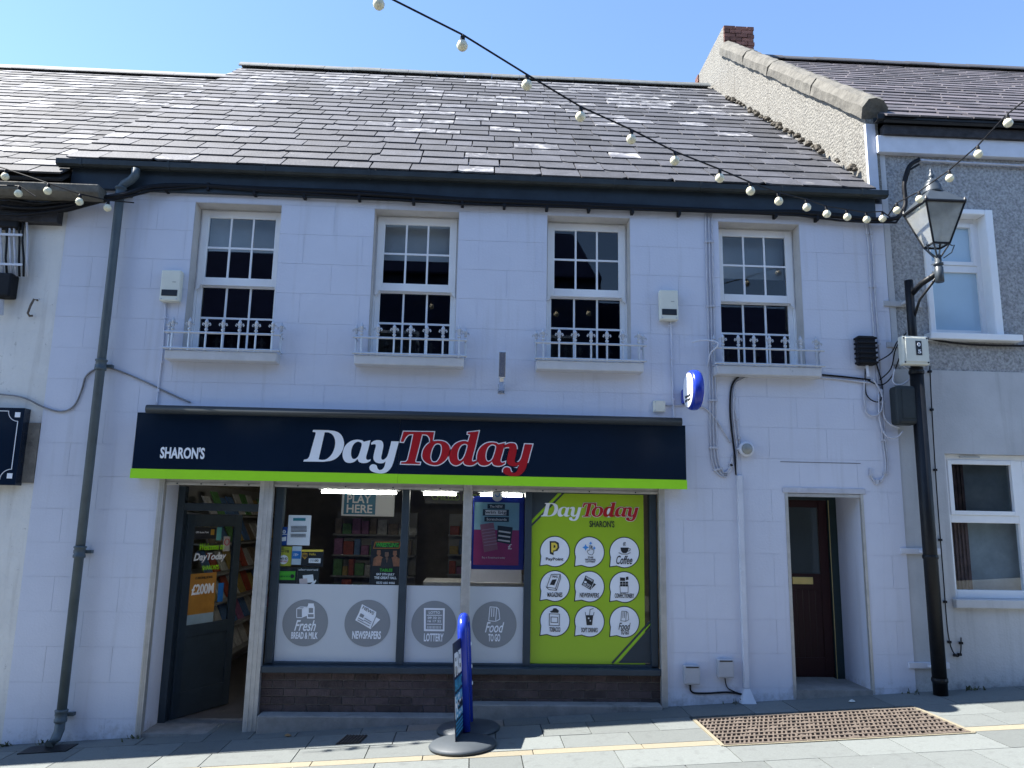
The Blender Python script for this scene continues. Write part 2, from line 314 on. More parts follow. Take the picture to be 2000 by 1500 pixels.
def wall_with_holes(name, mt, x0, x1, z0, z1, y0, y1, holes, parent, slope=True):
    b = MB(); xs = sorted({x0, x1, *[h[0] for h in holes], *[h[1] for h in holes]}); zs = sorted({z0, z1, *[h[2] for h in holes], *[h[3] for h in holes]})
    xs = [x for x in xs if x0 <= x <= x1]; zs = [z for z in zs if z0 <= z <= z1]
    ins = lambda i, j: 0 <= i < len(xs)-1 and 0 <= j < len(zs)-1 and not any(h[0]-1e-6 <= xs[i] and xs[i+1] <= h[1]+1e-6 and h[2]-1e-6 <= zs[j] and zs[j+1] <= h[3]+1e-6 for h in holes)
    idx = {}
    def vid(x, y, z):
        k = (x, y, z)
        if k not in idx: idx[k] = len(b.v); b.v.append(k)
        return idx[k]
    for i in range(len(xs)-1):
        for j in range(len(zs)-1):
            if not ins(i, j): continue
            X0, X1, Z0, Z1 = xs[i], xs[i+1], zs[j], zs[j+1]
            b.f.append((vid(X0, y0, Z0), vid(X1, y0, Z0), vid(X1, y0, Z1), vid(X0, y0, Z1)))
            b.f.append((vid(X0, y1, Z0), vid(X0, y1, Z1), vid(X1, y1, Z1), vid(X1, y1, Z0)))
            if not ins(i-1, j): b.f.append((vid(X0, y0, Z0), vid(X0, y0, Z1), vid(X0, y1, Z1), vid(X0, y1, Z0)))
            if not ins(i+1, j): b.f.append((vid(X1, y0, Z0), vid(X1, y1, Z0), vid(X1, y1, Z1), vid(X1, y0, Z1)))
            if not ins(i, j-1): b.f.append((vid(X0, y0, Z0), vid(X0, y1, Z0), vid(X1, y1, Z0), vid(X1, y0, Z0)))
            if not ins(i, j+1): b.f.append((vid(X0, y0, Z1), vid(X1, y0, Z1), vid(X1, y1, Z1), vid(X0, y1, Z1)))
    return b.build(name, mt, parent)
# ---------------------------------------------------------------- the shop building
shop = thing('shop_building', 'two-storey lavender rendered shop with slate roof, four sash windows and open doors', 'building', (0, 0, 0))
XL, XR = -4.35, 4.49
WIN = [(-3.04, -2.13), (-1.14, -.23), (.73, 1.64), (2.62, 3.53)]; WZ0, WZ1 = 3.285, 4.925
SHOP_HOLE = (-3.12, 1.97, -.9, 2.02); DOOR_HOLE = (3.26, 4.04, -.9, 1.985)
holes = [(a, b, WZ0, WZ1) for a, b in WIN] + [SHOP_HOLE, DOOR_HOLE]
core = wall_with_holes('wall', LAV, XL, XR, -.9, 5.2, .0034, .32, holes, shop)
# scored ashlar blocks: each a shallow panel proud of the joints
zz = -.93; row = 0; blocks = 0
while zz < 5.0:
    z1 = min(zz+.3255, 4.99); off = .31 if row % 2 else 0; x = -4.97+off
    while x < XR:
        x1 = min(x+.62, XR); a = max(x, XL)
        if x1-a > .05:
            g = .0015; hs = [h for h in holes if h[0] < x1 and h[1] > a and h[2] < z1 and h[3] > zz]
            full = any(h[0] <= a and h[1] >= x1 and h[2] <= zz and h[3] >= z1 for h in hs)
            if not full:
                hh = [(max(h[0], a+g), min(h[1], x1-g), max(h[2], zz+g), min(h[3], z1-g)) for h in hs]
                wall_with_holes('ashlar_block', LAV, a+g, x1-g, zz+g, z1-g, R.uniform(-.0004, .0004), .0036, hh, core); blocks += 1
        x = x+.62
    zz += .3255; row += 1
# interior rooms
def room(name, x0, x1, y0, y1, z0, z1, mt, parent):
    b = MB(); b.v = [(x0,y0,z0),(x1,y0,z0),(x1,y1,z0),(x0,y1,z0),(x0,y0,z1),(x1,y0,z1),(x1,y1,z1),(x0,y1,z1)]
    b.f = [(0,1,2,3),(7,6,5,4),(1,5,6,2),(2,6,7,3),(3,7,4,0)]; o = b.build(name, mt, parent); return o
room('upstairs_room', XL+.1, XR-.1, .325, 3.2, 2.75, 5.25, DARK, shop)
INT = mat('shop_interior', (.26, .24, .2), .8, var=.15); room('shop_room', -3.42, 2.2, .55, 6.2, -.42, 2.45, INT, shop)
FLOOR = mat('shop_floor', (.12, .11, .105), .5)
b = MB(); b.hexa([(x, y, z) for z in (-.44, -.405) for x, y in ((-3.1, -.02), (-2.0, -.02), (-2.0, .56), (-3.1, .56))]); b.build('threshold', CONC, shop)
b = MB().box(-3.4, 2.18, .562, 6.18, -.418, -.405); b.build('shop_floor', FLOOR, shop)
b = MB().box(3.2, 4.1, .7, 3.2, -.1, 2.3); b.build('hall_interior', DARK, shop) if False else None
# roof
NR = 22; GTZ = P(700, 331, -.165).z; DZ = GTZ-5.345; EZ = GTZ+.0; FB = P(700, 387, -.058).z
roof = MB().xprism([(-.05, 5.1), (.4, 5.15), (5.4, 9.60), (5.4, 5.1)], XL, XR-.14).build('roof', UNDER, shop)
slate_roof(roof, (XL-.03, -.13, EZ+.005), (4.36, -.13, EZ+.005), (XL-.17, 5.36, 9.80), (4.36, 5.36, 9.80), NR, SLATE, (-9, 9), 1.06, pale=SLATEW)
ridge(roof, (XL-.17, 5.4, 9.93), (4.3, 5.4, 9.93), .52)
b = MB().box(XL+.02, 4.38, -.058, -.005, FB, 5.335+DZ).build('fascia_board', FASC, shop, bevel=.004)
b = MB(); gp = [(-.03, 5.345), (-.03, 5.285), (-.05, 5.272), (-.105, 5.272), (-.13, 5.29), (-.13, 5.345), (-.123, 5.345), (-.123, 5.294), (-.103, 5.28), (-.053, 5.28), (-.038, 5.29), (-.038, 5.345)]
gp = [(y, z+DZ) for y, z in gp]; b.xprism([(y-.035, z) for y, z in gp], XL-.1, 4.48); gut = b.build('gutter', GUT, shop)
for i, x in enumerate([-4.2, -3.3, -2.3, -1.2, -.35, .55, 1.45, 2.4, 3.3, 4.2]):
    MB().xprism([(y-.037 if y > -.1 else y-.039, z+(.006 if z > GTZ-.03 else -.006)) for y, z in gp[:6]], x-.013, x+.013).build('gutter_bracket', GUT, gut)
mo = MB()
for i in range(46):     # moss and loose mortar along the abutment with the neighbour's gable
    t = R.random(); c = Vector((4.30+R.uniform(-.04, .03), -.15+t*4.6, 5.42+t*3.72)); r = R.uniform(.025, .06)
    mo.lathe([(r*.3, -r*.5), (r, -r*.2), (r*.8, r*.5), (r*.25, r*.8)], c, 6)
o = mo.build('moss', mat('moss_lumps', (.075, .065, .05), .95, var=.4, scale=20, bump=.8), roof); o['kind'] = 'stuff'
# upper windows
def sash(parent, name, x0, x1, z0, z1, y, fr, n=3, rows=2):
    b = MB(); b.box(x0, x0+fr, y, y+.045, z0, z1); b.box(x1-fr, x1, y, y+.045, z0, z1); b.box(x0+fr, x1-fr, y+.001, y+.044, z0, z0+fr*1.1); b.box(x0+fr, x1-fr, y+.001, y+.044, z1-fr, z1)
    b.build(name, UPVC, parent, bevel=.004)
    gx0, gx1, gz0, gz1 = x0+fr, x1-fr, z0+fr*1.1, z1-fr
    bars = MB()
    for i in range(1, n): x = gx0+(gx1-gx0)*i/n; bars.box(x-.010, x+.010, y+.012, y+.03, gz0, gz1)
    for j in range(1, rows): z = gz0+(gz1-gz0)*j/rows; bars.box(gx0, gx1, y+.0125, y+.0295, z-.010, z+.010)
    bars.build('glazing_bar', UPVC, parent)
    for i in range(n):
        for j in range(rows):
            xa, xb = gx0+(gx1-gx0)*i/n, gx0+(gx1-gx0)*(i+1)/n; za, zb = gz0+(gz1-gz0)*j/rows, gz0+(gz1-gz0)*(j+1)/rows
            p = MB(); e = R.uniform(-.0006, .0006); p.v = [(xa, y+.021+e, za), (xb, y+.021-e, za), (xb, y+.021-e, zb), (xa, y+.021+e, zb)]; p.f = [(0, 1, 2, 3)]; p.build('pane', GL, parent)
for k, (a, b_) in enumerate(WIN):
    f = MB(); y = .19; f.box(a+.004, a+.02, y, .30, WZ0, WZ1); f.box(b_-.02, b_-.004, y, .30, WZ0, WZ1); f.box(a+.02, b_-.02, y+.001, .299, WZ1-.02, WZ1-.004); f.box(a+.02, b_-.02, y+.001, .299, WZ0+.002, WZ0+.03)
    wf = f.build('window', UPVC, shop); mid = WZ0+.80
    sash(wf, 'upper_sash', a+.021, b_-.021, mid-.02, WZ1-.021, .172, .078); sash(wf, 'lower_sash', a+.021, b_-.021, WZ0+.03, mid+.03, .225, .052)
    MB().prism([(a+.021, mid-.02), (a+.021, mid-.075), (a+.05, mid-.055), (a+.065, mid-.02)], .173, .215).build('sash_horn', UPVC, wf); MB().prism([(b_-.021, mid-.02), (b_-.065, mid-.02), (b_-.05, mid-.055), (b_-.021, mid-.075)], .173, .215).build('sash_horn', UPVC, wf)
    MB().box(a+.0205, b_-.0205, .218, .232, mid-.035, mid+.005).build('meeting_rail', UPVC, wf)
    MB().box(a+.0006, b_-.0006, .012, .30, WZ1-.0035, WZ1-.0006).build('reveal', REV, wf); MB().box(a+.0006, a+.0035, .012, .30, WZ0, WZ1-.004).build('reveal', REV, wf); MB().box(b_-.0035, b_-.0006, .012, .30, WZ0, WZ1-.004).build('reveal', REV, wf)
    MB().box(a-.11, b_+.1, -.15, .30, WZ0-.105, WZ0-.004).build('sill', SILL, wf, bevel=.012)
    if k != 2: MB().box(a+.06, b_-.06, .34, .346, WZ1-.42-.04*k, WZ1-.05).build('blind', BLIND, wf)
# ---------------------------------------------------------------- shopfront
sf = MB(); GY = .12
for x0, x1 in ((-1.995, -1.915), (-.72, -.645), (.54, .61), (1.83, 1.90)): sf.box(x0, x1, .07, .17, .22, 1.97)
sf.box(-1.915, 1.83, .072, .168, 1.925, 1.97); sf.box(-1.915, 1.83, .074, .166, .20, .235)
sfo = sf.build('shop_window_frame', FRAME, shop, bevel=.005)
MB().box(-2.0, 1.905, -.02, .2, .15, .21).build('window_sill', FRAME, sfo, bevel=.006)
for x0, x1 in ((-1.915, -.72), (-.645, .54), (.61, 1.83)):
    p = MB(); p.v = [(x0, GY, .235), (x1, GY, .235), (x1, GY, 1.925), (x0, GY, 1.925)]; p.f = [(0, 1, 2, 3)]; p.build('glass_pane', GLS, sfo)
riser = MB().box(-2.0, 1.91, .062, .3, -.5, .15).build('stall_riser', MORT, shop)
bw, bh = .225, .075
for j in range(6):
    z0 = .15-bh*(j+1)+.004; x = -2.0-(bw/2 if j % 2 else 0)
    while x < 1.91:
        xa, xb = max(x, -2.0), min(x+bw-.011, 1.91)
        if xb-xa > .03: MB().box(xa, xb, .05+R.uniform(-.003, .003), .075, z0, z0+bh-.011).build('brick', BRICK, riser)
        x += bw
# concrete ledges in front of the riser
l1 = MB(); l1.hexa([(x, y, z) for z in (-.5, -.215) for x, y in ((-1.975, -.13), (-.09, -.13), (-.09, .05), (-1.975, .05))]); l1.build('concrete_step', CONC, shop, bevel=.012)
l2 = MB(); l2.hexa([(x, y, z) for z in (-.45, -.105) for x, y in ((.0, -.12), (1.89, -.12), (1.89, .05), (.0, .05))]); l2.build('concrete_step', CONC, shop, bevel=.012)
# shutter guides and heads
for x0, x1, zb in ((-3.125, -3.07, gz(-3.1)), (-2.13, -2.0, gz(-2.05)), (-.095, -.005, gz(0)), (1.905, 1.965, gz(1.93))):
    g = MB(); n = 3; wd = (x1-x0)
    g.box(x0, x1, -.03, .04, zb-.03, 2.0); g.box(x0+wd*.30, x0+wd*.36, -.034, -.03, zb, 1.99); g.box(x0+wd*.64, x0+wd*.70, -.034, -.03, zb, 1.99); g.build('shutter_guide', ALU, shop, bevel=.003)
for x0, x1 in ((-3.07, -2.13), (-2.0, -.095), (-.005, 1.905)):
    g = MB().box(x0, x1, .0, .06, 1.955, 1.995).box(x0+.004, x1-.004, -.012, .04, 1.93, 1.957); g.build('shutter_slat', ALU, shop, bevel=.003)
    for q in range(4): x = x0+(x1-x0)*(q+.5)/4; MB().lathe([(.008, -.016), (.008, -.011)], (x, 0, 1.943), 8, 'Y').build('rivet', BLK, shop)
# fascia sign
sg = thing('shop_sign', 'long navy shop sign with lime stripe reading SHARON\'S DayToday', 'sign', (0, 0, 0)); SY = -.15
MB().box(-3.345, 2.155, SY+.004, -.008, 1.985, 2.625).build('sign_case', ALU, sg)
sxm = P(777, 930, SY).x
for xa, xb in ((-3.35, sxm-.001), (sxm+.001, 2.16)): MB().box(xa, xb, SY-.004, SY+.003, 2.0755, 2.63).build('sign_panel', NAVY, sg)
for xa, xb in ((-3.36, sxm-.001), (sxm+.001, 2.165)): MB().box(xa, xb, SY-.007, SY+.003, 1.98, 2.074).build('lime_stripe', LIME, sg)
ZT = lambda lp, dx=0, dy=0: [(580+(q[0]+dx)/4.1667, 820+(q[1]+dy)/4.1667) + tuple(q[2:]) for q in lp]
C = 1
gD = [[(132,82,C),(250,84,C),(318,94),(362,125),(383,185),(372,245),(335,300),(285,330),(215,341,C),(52,339,C),(57,324,C),(84,318),(100,300,C),(152,115,C),(150,102),(128,98,C)],
      [(226,101,C),(262,104),(295,128),(311,172),(306,228),(281,283),(243,318),(208,326),(176,322,C)]]
ga = [[(598,166,C),(580,240),(563,300),(566,320),(580,326),(600,320,C),(597,335,C),(570,349),(535,352),(505,342),(493,318,C),(465,342),(425,351),(390,338),(372,298),(376,250),(398,205),(440,172),(488,161),(530,166,C),(545,178,C)],
      [(492,178),(518,184),(527,202),(512,260),(495,300),(470,318),(450,312),(440,280),(445,235),(463,197)]]
gy = [[(603,188,C),(625,172),(655,165),(690,172),(703,205),(695,260),(686,305),(692,323),(710,322),(735,295),(752,240),(768,174,C),(830,176,C),(810,250),(786,340),(765,390),(730,425),(685,436),(630,428),(597,410),(590,385),(605,365),(628,362),(648,372),(656,395),(672,408),(695,402),(712,378),(722,338,C),(700,352),(665,353),(635,340),(622,310),(630,260),(642,212),(634,198),(605,202,C)]]
gT = [[(868,96,C),(1116,100,C),(1102,180,C),(1084,182,C),(1078,145),(1055,122),(1018,118,C),(990,230),(962,335,C),(970,346),(1002,348,C),(999,361,C),(846,357,C),(849,344,C),(885,342),(902,325,C),(925,230),(948,116,C),(912,120),(885,145),(866,180,C),(844,178,C)]]
go = [[(1150,170),(1205,180),(1240,215),(1242,260),(1215,320),(1165,360),(1110,368),(1055,350),(1022,310),(1025,255),(1055,205),(1100,178)],
      [(1140,192),(1170,200),(1180,235),(1170,290),(1145,335),(1118,346),(1095,335),(1085,300),(1095,250),(1115,208)]]
gd = [[(1480,92,C),(1450,220),(1425,318),(1432,338),(1465,330,C),(1462,350,C),(1430,368),(1390,370),(1362,358),(1355,335,C),(1325,360),(1290,370),(1255,352),(1240,315),(1247,260),(1280,205),(1325,178),(1370,172),(1392,182,C),(1410,120,C),(1388,114,C),(1390,102,C),(1430,98)],
      [(1362,195),(1382,200),(1388,215),(1372,275),(1352,315),(1330,332),(1312,325),(1305,290),(1313,245),(1335,208)]]
def grow(lp, d):
    n = len(lp); A = sum(lp[i][0]*lp[(i+1) % n][1]-lp[(i+1) % n][0]*lp[i][1] for i in range(n)); s = 1 if A > 0 else -1; out = []
    for i in range(n):
        (x0, y0), (x1, y1), (x2, y2) = lp[i-1], lp[i], lp[(i+1) % n]
        a = Vector((y1-y0, x0-x1)); b = Vector((y2-y1, x1-x2))
        if a.length < 1e-9 or b.length < 1e-9: out.append((x1, y1)); continue
        a.normalize(); b.normalize(); c = a+b; c = c/max(c.dot(a), .55)*1.0 if c.length > .2 else a
        out.append((x1+c.x*d*s, y1+c.y*d*s))
    return out
DAY = [(gD, 0, 0), (ga, 0, 0), (gy, 0, 0)]; TODAY = [(gT, 0, 0), (go, 0, 0), (gd, 0, 0), (ga, 1094, 22), (gy, 1086, 24)]
def logo(tf, Y, parent, white, red, rim=.011):
    """draws the word mark; tf maps sign-zoom pixels to (x, z)"""
    for g, dx, dy in DAY:
        flat('letter', [[tf(q[0], q[1]) for q in smooth([(p[0]+dx, p[1]+dy)+tuple(p[2:]) for p in lp])] for lp in g], white, Y, parent)
    for g, dx, dy in TODAY:
        L = [[tf(q[0], q[1]) for q in smooth([(p[0]+dx, p[1]+dy)+tuple(p[2:]) for p in lp])] for lp in g]
        if rim: flat('letter_rim', [grow(L[0], rim)]+[grow(l, -rim) for l in L[1:]], WHT, Y, parent, .002)
        flat('letter', L, red, Y-.003, parent)
def tf_sign(x, y): q = P(580+x/4.1667, 820+y/4.1667, SY-.006); return (q.x, q.z)
logo(tf_sign, SY-.006, sg, WHT, RED, .010)
ptext('lettering', "SHARON'S", 313, 873, 400, 896, WHT, SY-.006, sg, bold=.03)
# lamp tube over the sign
tb = thing('sign_lamp_tube', 'long dark grey lamp tube running above the navy shop sign', 'sign lamp')
a, c = P(287, 797, -.24), P(1331, 826, -.24); a.z = c.z = (a.z+c.z)/2
MB().tube([a, c], .043, 16).build('tube', mat('tube_black', (.018, .024, .03), .5), tb, smooth=True)
MB().box(-3.2, 2.05, -.14, -.02, 2.632, 2.655).build('back_rail', WHTC, tb)
for x in (-3.0, -1.2, .6, 1.95): MB().box(x-.012, x+.012, -.24, -.005, a.z-.012, a.z+.012).build('bracket', ALU, tb)
# ---------------------------------------------------------------- window graphics
Z2 = lambda x, y: (500+x/4, 920+y/4)
Z3 = lambda x, y: (900+x/4, 920+y/4)
VY = GY-.006
def vinyl(label, x0, x1, z0=.237, z1=.975):
    t = thing('window_vinyl', label, 'window vinyl', (0, 0, 0), 'grey window vinyls'); MB().box(x0, x1, VY, VY+.003, z0, z1).build('sheet', VGREY, t); return t
v1 = vinyl('grey vinyl with bread and newspaper roundels on the leftmost shop pane', -1.912, -.723)
v2 = vinyl('grey vinyl with lottery roundel left of the sandwich board', -.642, -.10)
v3 = vinyl('grey vinyl with Food To Go roundel right of the sandwich board', -.098, .537)
def roundel(t, zx, zy, r=178):
    q = P(*Z2(zx, zy), VY); e = P(*Z2(zx+r, zy), VY); flat('roundel', [circ(q.x, q.z, e.x-q.x, 48)], MGREY, VY-.002, t); return VY-.005
def zt(t, s, x0, y0, x1, y1, mt, Y, zf=Z2, name='lettering', **k):
    a = zf(x0, y0); b = zf(x1, y1); return ptext(name, s, a[0], a[1], b[0], b[1], mt, Y, t, **k)
def zs(t, lines, wd, mt, Y, zf=Z2, name='icon'):
    b = MB()
    for ln in lines: b.rib(pq([zf(*p) for p in ln], Y), wd, Y)
    return b.build(name, mt, t)
def zf_(t, loops, mt, Y, zf=Z2, name='icon'): return flat(name, [pq([zf(*p) for p in lp], Y) for lp in loops], mt, Y, t, .002)
Y = roundel(v1, 385, 1185)
zt(v1, 'Fresh', 300, 1165, 468, 1250, WHT, Y, shear=.35, bold=.012); zt(v1, 'BREAD & MILK', 275, 1258, 482, 1312, WHT, Y, bold=.03)
zs(v1, [[(318, 1075), (318, 1145), (362, 1145), (362, 1075), (318, 1075)], [(318, 1075), (345, 1062), (398, 1062), (362, 1075)]], .008, WHT, Y)
zf_(v1, [[(364, 1075), (398, 1064), (398, 1130), (364, 1145)]], WHT, Y); zf_(v1, [[(398, 1152), (398, 1065), (408, 1045), (408, 1034), (452, 1034), (452, 1045), (458, 1065), (458, 1152)], [(412, 1070), (412, 1108), (446, 1108), (446, 1070)], [(406, 1118), (406, 1142), (450, 1142), (450, 1118)]], WHT, Y)
Y = roundel(v1, 870, 1188); zt(v1, 'NEWSPAPERS', 752, 1250, 976, 1312, WHT, Y, bold=.03)
def newspaper(t, ox, oy, k, mt, bgm, Y, zf):
    T = lambda pts: [(ox+x*k, oy+y*k) for x, y in pts]
    zf_(t, [T([(828, 1040), (940, 1100), (935, 1140), (970, 1160), (895, 1235), (775, 1165), (805, 1105)])], mt, Y, zf)
    zs(t, [T([(850, 1150), (900, 1178)]), T([(846, 1165), (893, 1192)]), T([(800, 1148), (838, 1170)]), T([(794, 1163), (885, 1210)]), T([(935, 1140), (900, 1225)])], .007*k, bgm, Y-.003, zf)
    zf_(t, [T([(818, 1110), (846, 1126), (836, 1148), (806, 1134)])], bgm, Y-.003, zf)
    a = P(*zf(*T([(830, 1062)])[0]), Y); b = P(*zf(*T([(925, 1115)])[0]), Y); c = ((a.x+b.x)/2, (a.z+b.z)/2); hw, hh = (b.x-a.x)*.52, .016*k
    text('lettering', 'NEWS', (c[0]-hw, c[0]+hw, c[1]-hh, c[1]+hh), bgm, Y-.003, t, rot=-.50, bold=.02)
newspaper(v1, 0, 0, 1, WHT, MGREY, Y, Z2)
Y = roundel(v2, 1390, 1195, 176); zt(v2, 'LOTTERY', 1312, 1268, 1465, 1332, WHT, Y, bold=.03); zf_(v2, [[(1312, 1070), (1475, 1072), (1472, 1252), (1312, 1250)], [(1326, 1084), (1326, 1236), (1460, 1238), (1461, 1086)]], WHT, Y)
zt(v2, 'LOTTO', 1350, 1095, 1438, 1115, WHT, Y, bold=.02); zt(v2, '09 32 21', 1342, 1138, 1446, 1156, WHT, Y, bold=.02); zt(v2, '16 17 22', 1342, 1164, 1446, 1182, WHT, Y, bold=.02)
zs(v2, [[(1335, 1126), (1452, 1127)], [(1335, 1196), (1452, 1197)]], .007, WHT, Y); zs(v2, [[(1342+i*11, 1212), (1342+i*11, 1230)] for i in range(10)], .005, WHT, Y)
Y = roundel(v3, 1862, 1198, 174); zt(v3, 'Food', 1790, 1180, 1938, 1262, WHT, Y, shear=.35, bold=.012); zt(v3, 'TO GO', 1815, 1272, 1908, 1332, WHT, Y, bold=.03)
def bag(t, pts, mt, Y, zf, wd):
    (x0, y0), (x1, y1) = pts; w_, h_ = x1-x0, y1-y0; q = lambda u, v: (x0+u*w_, y0+v*h_)
    zs(t, [[q(.12, .05), q(0, .95), q(.62, 1), q(.72, .08), q(.12, .05)], [q(.72, .08), q(.9, .2), q(1, .85), q(.62, 1)], [q(.28, .15), q(.25, .68)], [q(.48, .15), q(.45, .68)]], wd, mt, Y, zf)
bag(v3, ((1818, 1055), (1905, 1175)), WHT, Y, Z2, .008)
# green poster
gp_ = thing('window_poster', 'tall lime green window poster with nine white speech bubbles', 'poster'); PY = GY-.007
x0, x1, z0, z1 = .612, 1.775, .237, 1.923
MB().box(x0, x1, PY, PY+.003, z0, z1).build('sheet', GREEN, gp_)
zf_(gp_, [[(555, 152), (780, 152), (555, 380)]], FRAME, PY-.002, Z3, 'corner'); zf_(gp_, [[(1490, 1205), (1490, 1500), (1230, 1500)]], FRAME, PY-.002, Z3, 'corner')
for off, wd in ((18, .008), (42, .018)):
    zs(gp_, [[(780+off, 152), (555, 380+off)]], wd, FRAME if off > 20 else LIME, PY-.002, Z3, 'stripe'); zs(gp_, [[(1488, 1205-off), (1228-off, 1498)]], wd, FRAME if off > 20 else LIME, PY-.002, Z3, 'stripe')
def tf_post(x, y):
    u = (x-52)/(1915-52); q = P(*Z3(625+u*(1388-625), 250+(y-82)*.405-(u*12)), PY-.004); return (q.x, q.z)
logo(tf_post, PY-.004, gp_, WHT, RED, .004)
zt(gp_, "SHARON'S", 1005, 388, 1200, 440, BLK, PY-.004, Z3, bold=.012)
def bubble(zx, zy, r=112):
    q = P(*Z3(zx, zy), PY); rr = P(*Z3(zx+r, zy), PY).x-q.x
    lp = [(q.x+rr*math.cos(a), q.z+rr*math.sin(a)) for a in [math.radians(-100+i*10) for i in range(0, 31)]] + [(q.x-rr*.95, q.z-rr*.45), (q.x-rr*1.0, q.z-rr*.95), (q.x-rr*.55, q.z-rr*.88)]
    flat('bubble_rim', [grow(lp, .009)], BLK, PY-.002, gp_, .002); flat('bubble', [lp], WHT, PY-.004, gp_, .002); return PY-.007
bx, by = (735, 1005, 1278), (628, 898, 1170)
names = [['PayPoint', 'lot', 'Coffee'], ['MAGAZINES', 'NEWSPAPERS', 'CONFECTIONERY'], ['TOBACCO', 'SOFT DRINKS', 'food']]
